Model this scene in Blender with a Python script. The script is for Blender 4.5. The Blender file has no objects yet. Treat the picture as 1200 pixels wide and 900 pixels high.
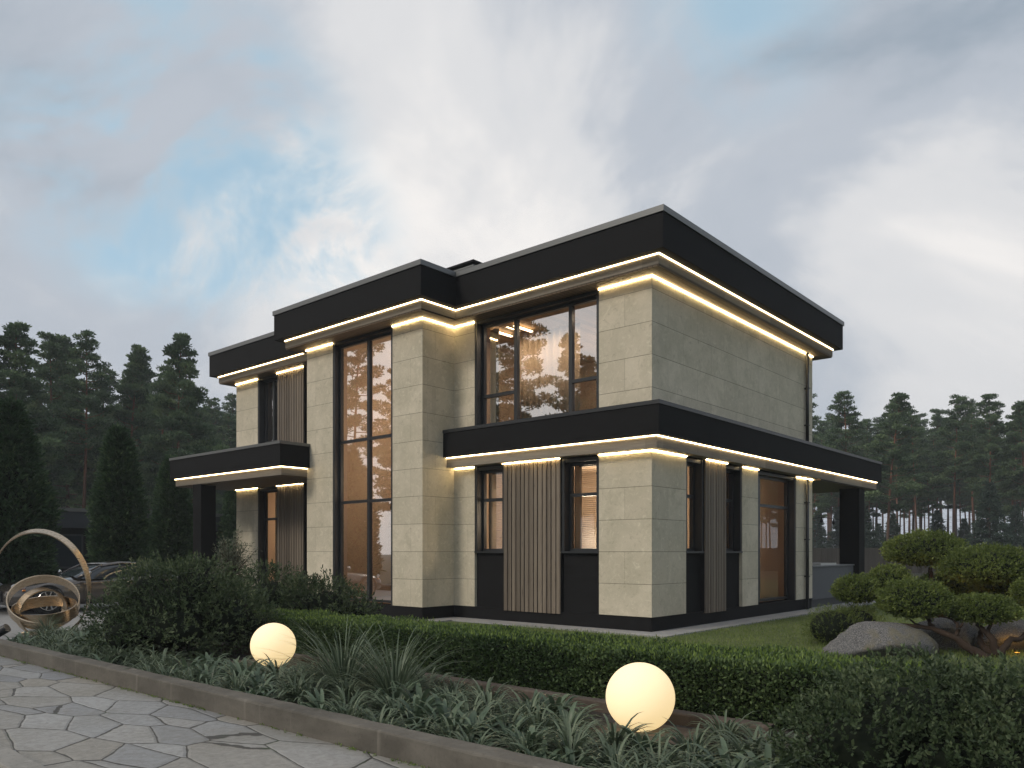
import bpy, math, random
import numpy as np
from mathutils import Vector, Matrix
R = math.radians
rng = np.random.default_rng(7); random.seed(7)
scene = bpy.context.scene
col = scene.collection

# ------------------------------------------------------------------ camera, sky, sun, exposure
CAM = np.array([8.021, -13.432]); EYE = 1.6
FW = np.array([-.6548, .7558]); RT = np.array([.7558, .6548])
cd = bpy.data.cameras.new('camera'); cam = bpy.data.objects.new('camera', cd); col.objects.link(cam)
cam.location = (CAM[0], CAM[1], EYE)
cam.rotation_euler = (R(90), 0, math.atan2(-FW[0], FW[1]))
cd.sensor_width = 36; cd.lens = 924/1200*36; cd.shift_y = (646-450)/1200
cd.clip_start = .05; cd.clip_end = 3000
scene.camera = cam
vs = scene.view_settings
vs.view_transform = 'Standard'; vs.look = 'None'; vs.exposure = .12; vs.gamma = 1; vs.use_curve_mapping = False

HAZE = .0009
SUN_AZ = (-.25, -.97); SUN_EL = 36
# brighter, darker and open places of the cloud cover: direction, size, amount
LOBES = [(-0.753, 0.671, 0.569, 0.42, 0.16), (-0.704, 0.713, 0.429, 0.34, 0.14), (-0.9, 0.543, 0.374, 0.26, 0.12), (-1.097, 0.373, 0.429, 0.28, 0.05), (-1.113, 0.359, 0.667, 0.42, -0.1), (-0.385, 0.99, 0.548, 0.46, -0.12), (-0.221, 1.131, 0.342, 0.3, 0.12), (-0.54, 0.855, 0.645, 0.3, 0.04), (-0.614, 0.791, 0.18, 0.5, 0.0), (-0.876, 0.564, 0.677, 0.28, -0.06), (-.75,-.65,.15,.95,.26), (.95,.1,.3,1.1,-.26)]
HOLES = [(-0.99, 0.465, 0.521, 0.2, 1.5), (-0.937, 0.511, 0.472, 0.2, 1.5), (-0.831, 0.603, 0.402, 0.11, 1.0), (-1.047, 0.416, 0.445, 0.12, 0.8), (-0.434, 0.947, 0.694, 0.14, 0.8)]
world = bpy.data.worlds.new('World'); scene.world = world; world.use_nodes = True
wt = world.node_tree; wt.nodes.clear()
def WN(t, **k):
    n = wt.nodes.new(t)
    for a, b in k.items(): setattr(n, a, b)
    return n
def WL(a, b): wt.links.new(a, b)
out = WN('ShaderNodeOutputWorld'); mix = WN('ShaderNodeMixShader')
bg1 = WN('ShaderNodeBackground'); bg2 = WN('ShaderNodeBackground')
sky = WN('ShaderNodeTexSky', sky_type='NISHITA', sun_disc=False)
sky.sun_elevation = R(SUN_EL); sky.sun_rotation = math.atan2(SUN_AZ[0], SUN_AZ[1]); sky.dust_density = 2.0
WL(sky.outputs[0], bg1.inputs[0]); bg1.inputs[1].default_value = .15
tc = WN('ShaderNodeTexCoord'); sp = WN('ShaderNodeSeparateXYZ'); WL(tc.outputs['Generated'], sp.inputs[0])
def WM(op, a, b=None, c=None):
    n = WN('ShaderNodeMath', operation=op)
    for i, v in enumerate((a, b, c)):
        if v is None: continue
        if isinstance(v, (int, float)): n.inputs[i].default_value = v
        else: WL(v, n.inputs[i])
    return n.outputs[0]
zz = WM('ADD', WM('MAXIMUM', sp.outputs[2], 0.0), .55)
cx = WM('DIVIDE', sp.outputs[0], zz); cy = WM('DIVIDE', sp.outputs[1], zz)
cb = WN('ShaderNodeCombineXYZ'); WL(cx, cb.inputs[0]); WL(cy, cb.inputs[1]); cb.inputs[2].default_value = 3.7
def wnoise(scale, det, rough, dist, off):
    m = WN('ShaderNodeMapping'); WL(cb.outputs[0], m.inputs[0]); m.inputs['Location'].default_value = off
    n = WN('ShaderNodeTexNoise'); WL(m.outputs[0], n.inputs['Vector'])
    n.inputs['Scale'].default_value = scale; n.inputs['Detail'].default_value = det
    n.inputs['Roughness'].default_value = rough; n.inputs['Distortion'].default_value = dist
    return n.outputs[0]
def wramp(src, stops):
    r = WN('ShaderNodeValToRGB'); WL(src, r.inputs[0]); e = r.color_ramp.elements
    while len(e) < len(stops): e.new(.5)
    for i, (p, c) in enumerate(stops): e[i].position = p; e[i].color = (*c, 1)
    r.color_ramp.interpolation = 'EASE'
    return r.outputs[0]
n1 = wnoise(2.0, 8, .55, .5, (5.1, 2.3, 0))
n2 = wnoise(4.2, 9, .58, .8, (9.6, 4.2, 5))
dirn = WN('ShaderNodeVectorMath', operation='NORMALIZE'); WL(tc.outputs['Generated'], dirn.inputs[0])
def lobe(x, y, z, r):
    """soft patch of the sky round a world direction"""
    v = Vector((x, y, z)).normalized()
    d = WN('ShaderNodeVectorMath', operation='DISTANCE'); WL(dirn.outputs[0], d.inputs[0]); d.inputs[1].default_value = v
    m = WN('ShaderNodeMapRange', interpolation_type='SMOOTHSTEP'); WL(d.outputs['Value'], m.inputs[0]); m.inputs[1].default_value = 0; m.inputs[2].default_value = r; m.inputs[3].default_value = 1; m.inputs[4].default_value = 0
    return m.outputs[0]
acc = n1
for x, y, z, r, amp in LOBES: acc = WM('ADD', acc, WM('MULTIPLY', lobe(x, y, z, r), amp))
blue = 0.0
for x, y, z, r, amp in HOLES: blue = WM('ADD', blue, WM('MULTIPLY', lobe(x, y, z, r), amp))
clouds = wramp(acc, [(.26, (.30, .36, .43)), (.44, (.47, .51, .57)), (.58, (.69, .695, .71)), (.74, (.87, .845, .825))])
hole = WM('MULTIPLY', wramp(n2, [(.40, (0, 0, 0)), (.62, (1, 1, 1))]), WM('MINIMUM', blue, 1.0))
thin = WN('ShaderNodeMix', data_type='RGBA'); WL(hole, thin.inputs[0]); WL(clouds, thin.inputs[6]); thin.inputs[7].default_value = (.48, .70, .80, 1)
WL(thin.outputs[2], bg2.inputs[0]); bg2.inputs[1].default_value = 1.0
WL(WM('SUBTRACT', 1.0, WM('MULTIPLY', hole, .45)), mix.inputs[0])
WL(bg1.outputs[0], mix.inputs[1]); WL(bg2.outputs[0], mix.inputs[2]); WL(mix.outputs[0], out.inputs[0])

sd = bpy.data.lights.new('sun', 'SUN'); sd.energy = 1.5; sd.angle = R(14); sd.color = (1, .90, .76)
sun = bpy.data.objects.new('sun', sd); col.objects.link(sun)
sv = Vector((SUN_AZ[0]*math.cos(R(SUN_EL)), SUN_AZ[1]*math.cos(R(SUN_EL)), math.sin(R(SUN_EL)))).normalized()
sun.rotation_euler = sv.to_track_quat('Z', 'Y').to_euler()

cy_ = scene.cycles
cy_.use_denoising = True
try: cy_.denoiser = 'OPENIMAGEDENOISE'
except Exception: pass
cy_.max_bounces = 6; cy_.diffuse_bounces = 3; cy_.glossy_bounces = 3; cy_.transmission_bounces = 4
cy_.transparent_max_bounces = 12; cy_.caustics_reflective = False; cy_.caustics_refractive = False
cy_.sample_clamp_indirect = 4; cy_.use_adaptive_sampling = True; cy_.adaptive_threshold = .015

# ------------------------------------------------------------------ helpers
def tag(o, label=None, cat=None, group=None, kind=None):
    if label: o['label'] = label
    if cat: o['category'] = cat
    if group: o['group'] = group
    if kind: o['kind'] = kind
    return o
def empty(name, loc=(0, 0, 0), rz=0):
    o = bpy.data.objects.new(name, None); col.objects.link(o); o.location = loc; o.rotation_euler = (0, 0, rz)
    o.empty_display_size = .2
    return o
def copy_tree(o, parent=None):
    c = o.copy(); col.objects.link(c)
    if parent is not None: c.parent = parent
    for ch in list(o.children): copy_tree(ch, c)
    return c
def sstep(x): x = np.clip(x, 0, 1); return x*x*(3-2*x)

class MB:
    def __init__(s): s.v = []; s.f = []; s.r = None
    def add(s, vs, fs):
        b = len(s.v); s.v += [tuple(map(float, p)) for p in vs]; s.f += [tuple(b+i for i in f) for f in fs]; return s
    def box(s, x0, x1, y0, y1, z0, z1):
        if x0 > x1: x0, x1 = x1, x0
        if y0 > y1: y0, y1 = y1, y0
        return s.add([(x0,y0,z0),(x1,y0,z0),(x1,y1,z0),(x0,y1,z0),(x0,y0,z1),(x1,y0,z1),(x1,y1,z1),(x0,y1,z1)],
            [(0,3,2,1),(4,5,6,7),(0,1,5,4),(1,2,6,5),(2,3,7,6),(3,0,4,7)])
    def prism(s, poly, z0, z1):
        n = len(poly)
        return s.add([(x,y,z0) for x,y in poly]+[(x,y,z1) for x,y in poly],
            [tuple(range(n-1,-1,-1)), tuple(range(n,2*n))]+[(i,(i+1)%n,n+(i+1)%n,n+i) for i in range(n)])
    def tube(s, pts, rad, n=8, cap=True):
        pts = [Vector(p) for p in pts]; rings = []; up = None
        if isinstance(rad, (int, float)): rad = [rad]*len(pts)
        for i, p in enumerate(pts):
            d = (pts[min(i+1, len(pts)-1)]-pts[max(i-1, 0)]).normalized()
            if up is None: up = Vector((0,0,1)) if abs(d.z) < .9 else Vector((1,0,0))
            a = d.cross(up)
            if a.length < 1e-4: a = d.cross(Vector((1,0,0)))
            a.normalize(); b = d.cross(a); up = -b if False else up
            rings.append([p+(a*math.cos(t)+b*math.sin(t))*rad[i] for t in [2*math.pi*k/n for k in range(n)]])
        vs = [q for r in rings for q in r]; fs = []
        for i in range(len(pts)-1):
            for k in range(n): fs.append((i*n+k, i*n+(k+1)%n, (i+1)*n+(k+1)%n, (i+1)*n+k))
        if cap: fs += [tuple(range(n-1,-1,-1)), tuple(range((len(pts)-1)*n, len(pts)*n))]
        return s.add(vs, fs)
    def build(s, name, m, parent=None, smooth=False, loc=None, bevel=0):
        me = bpy.data.meshes.new(name); me.from_pydata(s.v, [], s.f); me.update()
        if m: me.materials.append(m)
        if smooth: me.polygons.foreach_set('use_smooth', [True]*len(me.polygons))
        o = bpy.data.objects.new(name, me); col.objects.link(o)
        if parent: o.parent = parent
        if loc: o.location = loc
        if bevel:
            b = o.modifiers.new('bevel', 'BEVEL'); b.width = bevel; b.segments = 2; b.limit_method = 'ANGLE'
        return o
def npmesh(name, V, Fq, m, parent=None, rnd=None, smooth=False, k=4):
    me = bpy.data.meshes.new(name); nv = len(V); nf = len(Fq)
    me.vertices.add(nv); me.vertices.foreach_set('co', np.ascontiguousarray(V, dtype=np.float32).ravel())
    me.loops.add(nf*k); me.loops.foreach_set('vertex_index', np.ascontiguousarray(Fq, dtype=np.int32).ravel())
    me.polygons.add(nf); me.polygons.foreach_set('loop_start', np.arange(0, nf*k, k, dtype=np.int32))
    if smooth: me.polygons.foreach_set('use_smooth', np.ones(nf, dtype=bool))
    me.update(calc_edges=True)
    if rnd is not None:
        a = me.attributes.new('rnd', 'FLOAT', 'POINT'); a.data.foreach_set('value', np.ascontiguousarray(rnd, dtype=np.float32))
    me.materials.append(m)
    o = bpy.data.objects.new(name, me); col.objects.link(o)
    if parent: o.parent = parent
    return o
def unit(a): return a/np.maximum(np.linalg.norm(a, axis=-1, keepdims=True), 1e-9)
def leaf_obj(name, P, D, L, W, m, parent=None, rnd=None, core=None):
    """diamond leaves: P base, D direction, L length, W width"""
    n = len(P); D = unit(D); S = unit(np.cross(D, rng.normal(size=(n,3))))
    L = np.broadcast_to(L, (n,))[:,None]; W = np.broadcast_to(W, (n,))[:,None]
    V = np.stack([P, P+D*L*.5+S*W*.5, P+D*L, P+D*L*.5-S*W*.5], 1).reshape(-1,3)
    F = np.arange(n*4).reshape(n,4)
    if rnd is None: rnd = rng.random(n)
    return npmesh(name, V, F, m, parent, np.repeat(rnd, 4))
def offset(poly, d):
    """offset a CCW orthogonal polygon outward by d"""
    n = len(poly); o = []
    for i in range(n):
        p0, p1, p2 = poly[i-1], poly[i], poly[(i+1)%n]
        def nrm(a, b):
            dx, dy = b[0]-a[0], b[1]-a[1]; l = math.hypot(dx, dy); return (dy/l, -dx/l)
        a, b = nrm(p0, p1), nrm(p1, p2)
        o.append((p1[0]+d*(a[0]+b[0]), p1[1]+d*(a[1]+b[1])))
    return o
def at(px, d):
    p = CAM+FW*d+RT*(px-600)/924*d
    return float(p[0]), float(p[1])

# ------------------------------------------------------------------ materials
def mat(name, color, rough=.6, metal=0, spec=.5):
    m = bpy.data.materials.new(name); m.use_nodes = True
    b = m.node_tree.nodes['Principled BSDF']
    b.inputs['Base Color'].default_value = (*color, 1); b.inputs['Roughness'].default_value = rough
    b.inputs['Metallic'].default_value = metal; b.inputs['Specular IOR Level'].default_value = spec
    return m
class NT:
    def __init__(s, m): s.t = m.node_tree; s.b = s.t.nodes.get('Principled BSDF')
    def n(s, t, ins=None, **k):
        x = s.t.nodes.new(t)
        for a, b in k.items(): setattr(x, a, b)
        for a, b in (ins or {}).items():
            if hasattr(b, 'is_linked'): s.t.links.new(b, x.inputs[a])
            else: x.inputs[a].default_value = b
        return x
    def math(s, op, a, b=0.0): return s.n('ShaderNodeMath', {0: a, 1: b}, operation=op).outputs[0]
    def ramp(s, f, stops, interp='LINEAR'):
        r = s.n('ShaderNodeValToRGB', {0: f}); e = r.color_ramp.elements; r.color_ramp.interpolation = interp
        while len(e) < len(stops): e.new(.5)
        for i, (p, c) in enumerate(stops): e[i].position = p; e[i].color = (*c, 1) if len(c) == 3 else c
        return r.outputs[0]
    def noise(s, v, scale, det=4, rough=.5, dist=0):
        return s.n('ShaderNodeTexNoise', {'Vector': v, 'Scale': scale, 'Detail': det, 'Roughness': rough, 'Distortion': dist}).outputs[0]
    def mixc(s, f, a, b, mode='MIX'):
        x = s.n('ShaderNodeMix', data_type='RGBA', blend_type=mode)
        for i, v in ((0, f), (6, a), (7, b)):
            if hasattr(v, 'is_linked'): s.t.links.new(v, x.inputs[i])
            else: x.inputs[i].default_value = v if i == 0 else (*v, 1)
        return x.outputs[2]
    def obj(s): return s.n('ShaderNodeTexCoord').outputs['Object']
    def mapping(s, v, scale=(1,1,1), rot=(0,0,0), loc=(0,0,0)):
        return s.n('ShaderNodeMapping', {'Vector': v, 'Scale': scale, 'Rotation': rot, 'Location': loc}).outputs[0]
    def col(s, c): s.t.links.new(c, s.b.inputs['Base Color'])
    def bump(s, h, strength=.3, dist=.01):
        x = s.n('ShaderNodeBump', {'Height': h, 'Strength': strength, 'Distance': dist}); s.t.links.new(x.outputs[0], s.b.inputs['Normal'])
    def rough(s, r): s.t.links.new(r, s.b.inputs['Roughness'])

def wallcoord(t):
    """(along wall, height) picked from the true face normal"""
    o = t.obj(); sp = t.n('ShaderNodeSeparateXYZ', {0: o}); g = t.n('ShaderNodeNewGeometry'); sn = t.n('ShaderNodeSeparateXYZ', {0: g.outputs['True Normal']})
    f = t.math('GREATER_THAN', t.math('ABSOLUTE', sn.outputs[0]), .5)
    a = t.n('ShaderNodeMix', data_type='FLOAT'); t.t.links.new(f, a.inputs[0]); t.t.links.new(sp.outputs[0], a.inputs[2]); t.t.links.new(sp.outputs[1], a.inputs[3])
    return a.outputs[0], sp.outputs[2], o
def m_stone(phase=0.0):
    m = mat('stone_cladding', (.5,.47,.38), .75, spec=.3); t = NT(m)
    a, z, o = wallcoord(t)
    zr = t.math('DIVIDE', t.math('SUBTRACT', z, .30-6.45), .645); row = t.math('FLOOR', zr); fz = t.math('FRACT', zr)
    half = t.math('MULTIPLY', t.math('MODULO', row, 2.0), .5)
    ar = t.math('ADD', t.math('DIVIDE', t.math('ADD', a, 50.0+phase), 1.25), half); fa = t.math('FRACT', ar)
    jh = t.math('LESS_THAN', t.math('MINIMUM', fz, t.math('SUBTRACT', 1.0, fz)), .0075)
    jv = t.math('LESS_THAN', t.math('MINIMUM', fa, t.math('SUBTRACT', 1.0, fa)), .0026)
    joint = t.math('MAXIMUM', t.math('MULTIPLY', jh, .90), t.math('MULTIPLY', jv, .65))
    cell = t.math('ADD', t.math('MULTIPLY', row, 17.3), t.math('FLOOR', ar)); wn = t.n('ShaderNodeTexWhiteNoise', {'W': cell}, noise_dimensions='1D').outputs[0]
    base = t.mixc(wn, (.62,.56,.445), (.53,.478,.375))
    n = t.noise(o, 1.6, 7, .62, .6); n2 = t.noise(o, 7, 6, .7, 1.5); n3 = t.noise(t.mapping(o, (1,1,3)), .7, 4)
    c = t.mixc(t.ramp(n, [(.38,(0,0,0)),(.66,(1,1,1))]), base, (.47,.43,.33))
    c = t.mixc(t.ramp(n2, [(.54,(0,0,0)),(.70,(.65,.65,.65))]), c, (.70,.65,.52))
    c = t.mixc(t.ramp(n2, [(.31,(.65,.65,.65)),(.43,(0,0,0))]), c, (.33,.30,.225))
    c = t.mixc(joint, c, (.16,.145,.11))
    t.col(c)
    h = t.math('SUBTRACT', t.math('MULTIPLY', n2, .15), joint); t.bump(h, .5, .008)
    return m
def m_wood(name, c1, c2, width=0, axis='v', rough=.6):
    """weathered boards; width > 0 splits into boards"""
    m = mat(name, c1, rough, spec=.3); t = NT(m); a, z, o = wallcoord(t)
    if axis == 'v':
        v = t.n('ShaderNodeCombineXYZ', {0: t.math('MULTIPLY', a, 30.0), 1: z, 2: 0.0}).outputs[0]
        cell = t.math('FLOOR', t.math('DIVIDE', a, width or 1.0))
    else:
        v = t.n('ShaderNodeCombineXYZ', {0: a, 1: t.math('MULTIPLY', z, 26.0), 2: 0.0}).outputs[0]
        cell = t.math('FLOOR', t.math('DIVIDE', a, width or 2.4))
    g = t.noise(v, 1.6, 6, .6, .4)
    w = t.n('ShaderNodeTexWhiteNoise', {'W': cell}, noise_dimensions='1D').outputs[0]
    c = t.mixc(t.ramp(g, [(.3,(0,0,0)),(.7,(1,1,1))]), c1, c2)
    c = t.mixc(t.ramp(w, [(0,(0,0,0)),(1,(.75,.75,.75))]), c, tuple(x*.55 for x in c1))
    kn = t.noise(t.mapping(o, (6,6,1.6)), 2.2, 2)
    c = t.mixc(t.ramp(kn, [(.70,(0,0,0)),(.78,(.7,.7,.7))]), c, tuple(x*.4 for x in c1))
    t.col(c); t.bump(g, .25, .004)
    return m
def m_soffit():
    m = mat('soffit_boards', (.12,.085,.055), .6, spec=.3); t = NT(m); o = t.obj(); sp = t.n('ShaderNodeSeparateXYZ', {0: o})
    fr = t.math('FRACT', t.math('DIVIDE', sp.outputs[0], .11)); g = t.math('LESS_THAN', fr, .10)
    n = t.noise(t.mapping(o, (12,1,1)), 2, 5)
    c = t.mixc(n, (.10,.07,.045), (.20,.145,.095)); c = t.mixc(g, c, (.015,.012,.01)); t.col(c)
    return m
def m_noise(name, c1, c2, scale=8, rough=.7, bump=.2, bd=.01, metal=0, spec=.4, det=6):
    m = mat(name, c1, rough, metal, spec); t = NT(m); o = t.obj(); n = t.noise(o, scale, det, .6)
    t.col(t.mixc(t.ramp(n, [(.3,(0,0,0)),(.7,(1,1,1))]), c1, c2))
    if bump: t.bump(n, bump, bd)
    return m
def m_emit(name, c, s):
    m = bpy.data.materials.new(name); m.use_nodes = True; nt = m.node_tree; nt.nodes.clear()
    e = nt.nodes.new('ShaderNodeEmission'); e.inputs[0].default_value = (*c,1); e.inputs[1].default_value = s
    o = nt.nodes.new('ShaderNodeOutputMaterial'); nt.links.new(e.outputs[0], o.inputs[0]); return m
def m_glass(name, base, tint=(.82,.76,.70)):
    m = bpy.data.materials.new(name); m.use_nodes = True; nt = m.node_tree; nt.nodes.clear(); t = NT(m)
    tr = t.n('ShaderNodeBsdfTransparent', {0: (*tint,1)}); gl = t.n('ShaderNodeBsdfGlossy', {'Roughness': .0, 'Color': (1,1,1,1)})
    fr = t.n('ShaderNodeFresnel', {0: 1.5}).outputs[0]
    f = t.math('MINIMUM', t.math('ADD', t.math('MULTIPLY', fr, 1.0), base), 1.0)
    n = t.noise(t.obj(), .5, 1); bp = t.n('ShaderNodeBump', {'Height': n, 'Strength': .02, 'Distance': .05}); nt.links.new(bp.outputs[0], gl.inputs['Normal'])
    mx = t.n('ShaderNodeMixShader', {0: f, 1: tr.outputs[0], 2: gl.outputs[0]}); o = nt.nodes.new('ShaderNodeOutputMaterial'); nt.links.new(mx.outputs[0], o.inputs[0]); return m
def m_leaf(name, stops, rough=.5, trans=.25, spec=.35, patch=.0, pscale=.8):
    m = mat(name, stops[0][1], rough, spec=spec); t = NT(m); nt = t.t
    a = t.n('ShaderNodeAttribute', attribute_name='rnd').outputs['Fac']
    if patch: 
        n = t.noise(t.obj(), pscale, 3); a = t.math('ADD', t.math('MULTIPLY', a, 1-patch), t.math('MULTIPLY', t.ramp(n, [(.3,(0,0,0)),(.7,(1,1,1))]), patch))
    c = t.ramp(a, stops); t.col(c)
    if trans:
        tl = t.n('ShaderNodeBsdfTranslucent', {0: c}); out = nt.nodes['Material Output']
        mx = t.n('ShaderNodeMixShader', {0: trans, 1: t.b.outputs[0], 2: tl.outputs[0]}); nt.links.new(mx.outputs[0], out.inputs[0])
    return m
M = {}
M['stone'] = m_stone(); M['stone_tower'] = m_stone(5.86-5.0)
M['black'] = m_noise('black_render', (.0085,.0085,.0095), (.011,.011,.012), 60, .8, .1, .003, spec=.15)
M['blackmetal'] = mat('anthracite_frame', (.018,.020,.023), .38)
M['coping'] = mat('zinc_coping', (.15,.155,.155), .42, .5)
M['panel'] = m_wood('wood_cladding', (.155,.125,.098), (.25,.21,.165), .1255)
M['band'] = m_wood('wood_band', (.20,.175,.145), (.29,.255,.21), 0, 'h')
M['soffit'] = m_soffit()
M['led'] = m_emit('led_light', (1.0,.75,.40), 14)
M['ledtop'] = m_emit('led_wall_light', (1.0,.74,.37), 34)
M['glass'] = m_glass('window_glass', .44, (.9,.86,.82))
M['glass_side'] = m_glass('side_window_glass', .06, (.9,.86,.82))
M['globe'] = mat('opal_glass', (.62,.58,.50), .6, spec=.25); _b = M['globe'].node_tree.nodes['Principled BSDF']; _b.inputs['Emission Color'].default_value = (1.0,.74,.36,1); _b.inputs['Emission Strength'].default_value = .78
M['inner'] = mat('interior_plaster', (.56,.43,.32), .8)
M['innerfloor'] = m_noise('interior_floor', (.16,.10,.06), (.22,.15,.10), 3, .4, 0)
M['innerceil'] = m_wood('interior_ceiling_boards', (.42,.27,.15), (.52,.35,.2), .18)
M['lampwarm'] = m_emit('ceiling_lamp_light', (1,.78,.5), 9)
M['curtain'] = m_noise('curtain_fabric', (.50,.40,.30), (.56,.45,.34), 40, .9, .1)
M['paver'] = m_noise('concrete_paving', (.27,.27,.275), (.34,.34,.34), 3, .7, .1)
M['bark'] = None
def m_bark(name, lo, hi, z0, z1):
    m = mat(name, lo, .9, spec=.2); t = NT(m); o = t.obj(); sp = t.n('ShaderNodeSeparateXYZ', {0: o})
    f = t.n('ShaderNodeMapRange', {0: sp.outputs[2], 1: z0, 2: z1}).outputs[0]
    n = t.noise(t.mapping(o, (5,5,.9)), 3, 6, .7); c = t.mixc(f, lo, hi)
    t.col(t.mixc(t.ramp(n, [(.4,(0,0,0)),(.62,(1,1,1))]), t.mixc(.55, c, (.03,.02,.015)), c)); t.bump(n, .6, .03)
    return m
M['pinebark'] = m_bark('pine_bark', (.085,.065,.055), (.25,.115,.07), 2.5, 11)
M['bark'] = m_bark('dark_bark', (.05,.035,.026), (.07,.048,.035), 0, 2)
M['needle'] = m_leaf('pine_needles', [(0,(.028,.054,.032)),(.5,(.088,.140,.072)),(1,(.20,.265,.12))], .6, .25, .2, .30, .25)
M['spruce'] = m_leaf('spruce_needles', [(0,(.022,.042,.034)),(1,(.055,.085,.062))], .6, .15, .2)
M['thuja'] = m_leaf('thuja_foliage', [(0,(.014,.030,.016)),(.6,(.052,.098,.046)),(1,(.15,.22,.09))], .6, .2, .25, .3, 1.3)
M['shrub'] = m_leaf('shrub_leaves', [(0,(.016,.028,.014)),(.55,(.068,.100,.048)),(1,(.21,.25,.135))], .55, .25, .25, .3, 1.2)
M['hedge'] = m_leaf('hedge_leaves', [(0,(.020,.040,.016)),(.55,(.075,.122,.048)),(1,(.19,.255,.11))], .55, .25, .25, .35, .8)
M['hedgetop'] = m_leaf('hedge_young_shoots', [(0,(.09,.15,.03)),(1,(.20,.28,.065))], .5, .3, .3)
M['niwaki'] = m_leaf('niwaki_leaves', [(0,(.040,.062,.018)),(.55,(.12,.165,.042)),(1,(.27,.32,.09))], .5, .3, .3, .3, 1.5)
M['grass'] = m_leaf('lawn_grass', [(0,(.08,.12,.035)),(.6,(.16,.215,.06)),(1,(.26,.30,.11))], .6, .3, .25, .5, .8)
M['hosta'] = m_leaf('broad_leaf', [(0,(.055,.088,.055)),(1,(.15,.205,.13))], .42, .25, .4)
M['strap'] = m_leaf('strap_leaf', [(0,(.06,.09,.055)),(1,(.18,.225,.145))], .45, .25, .4)
M['olive'] = m_leaf('olive_leaves', [(0,(.07,.085,.055)),(1,(.20,.22,.15))], .5, .2, .3)
M['core'] = mat('core_shade', (.010,.014,.009), .95, spec=.1)  # solid filler inside foliage, its inner shade put into the near-black colour

def m_mulch():
    m = mat('bed_mulch', (.05,.045,.04), .95, spec=.2); t = NT(m); o = t.obj()
    v = t.n('ShaderNodeTexVoronoi', {'Vector': o, 'Scale': 28.0}); n = t.noise(o, 5, 5)
    c = t.ramp(v.outputs[0], [(0,(.11,.105,.10)),(.5,(.055,.05,.046)),(1,(.015,.013,.012))]); c = t.mixc(t.ramp(n,[(.4,(0,0,0)),(.65,(1,1,1))]), c, (.035,.028,.02))
    t.col(c); t.bump(v.outputs[0], -.9, .03); return m
M['mulch'] = m_mulch()
def m_flag():
    m = mat('flagstone', (.3,.3,.3), .62, spec=.4); t = NT(m); o = t.obj()
    nz = t.n('ShaderNodeTexNoise', {'Vector': o, 'Scale': 2.2, 'Detail': 3.0}).outputs['Color']
    w = t.n('ShaderNodeVectorMath', {0: nz, 1: (.5,.5,.5)}, operation='SUBTRACT').outputs[0]
    w = t.n('ShaderNodeVectorMath', {0: w, 'Scale': .11}, operation='SCALE').outputs[0]
    vv = t.n('ShaderNodeVectorMath', {0: t.mapping(o, (1.15,2.5,1), (0,0,.22), (3.3,1.7,0)), 1: w}, operation='ADD').outputs[0]
    ed = t.n('ShaderNodeTexVoronoi', {'Vector': vv, 'Scale': 1.0, 'Randomness': 1.0}, feature='DISTANCE_TO_EDGE').outputs[0]
    ce = t.n('ShaderNodeTexVoronoi', {'Vector': vv, 'Scale': 1.0, 'Randomness': 1.0}).outputs['Color']
    hs = t.n('ShaderNodeSeparateColor', {0: ce}).outputs[0]
    big = t.noise(o, .9, 4); fine = t.noise(o, 14, 7, .7, .6)
    c = t.ramp(hs, [(0,(.22,.225,.235)),(.45,(.30,.303,.305)),(.8,(.275,.255,.22)),(1,(.35,.355,.36))])
    c = t.mixc(t.ramp(fine, [(.4,(0,0,0)),(.7,(.55,.55,.55))]), c, (.15,.145,.13))
    c = t.mixc(t.ramp(big, [(.45,(0,0,0)),(.7,(.5,.5,.5))]), c, (.18,.17,.14))
    jn = t.noise(o, 9, 3)
    j = t.math('LESS_THAN', ed, t.math('MULTIPLY', jn, .028))
    c = t.mixc(j, c, t.mixc(t.ramp(t.noise(o, 3, 2), [(.58,(0,0,0)),(.66,(1,1,1))]), (.06,.056,.05), (.04,.05,.028)))
    t.col(c)
    h = t.math('ADD', t.ramp(ed, [(0,(0,0,0)),(.05,(1,1,1))]), t.math('MULTIPLY', fine, .25)); t.bump(h, .6, .015)
    t.rough(t.ramp(fine, [(.3,(.5,.5,.5)),(.7,(.75,.75,.75))])); return m
M['flag'] = m_flag()
def m_conc(name, c1, c2):
    m = mat(name, c1, .85, spec=.3); t = NT(m); o = t.obj()
    n = t.noise(t.mapping(o, (1,1,2)), 1.3, 8, .65, .4); f = t.noise(o, 26, 5, .7)
    c = t.mixc(t.ramp(n, [(.35,(0,0,0)),(.65,(1,1,1))]), c1, c2); c = t.mixc(t.ramp(f, [(.55,(0,0,0)),(.75,(.6,.6,.6))]), c, tuple(x*.5 for x in c1))
    sp = t.n('ShaderNodeSeparateXYZ', {0: o}); st = t.noise(t.mapping(o, (9,9,.7)), 1.2, 3)
    c = t.mixc(t.ramp(st, [(.60,(0,0,0)),(.75,(.5,.5,.5))]), c, tuple(min(1, x*1.5) for x in c2))
    t.col(c); t.bump(f, .35, .006); return m
M['kerb'] = m_conc('weathered_concrete', (.085,.078,.066), (.15,.138,.118))
M['kerb2'] = m_conc('pale_concrete', (.20,.195,.18), (.28,.27,.25))
M['timber'] = m_conc('brown_edging', (.07,.055,.046), (.11,.088,.072))
M['soil'] = m_noise('forest_floor', (.030,.034,.018), (.055,.058,.03), 2, .95, .4, .05)
M['lawnbase'] = m_noise('lawn_base', (.05,.075,.025), (.10,.13,.045), 5, .95, .4, .02)
M['drive'] = m_noise('driveway_concrete', (.25,.25,.25), (.31,.31,.31), 4, .8, .1)

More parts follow.
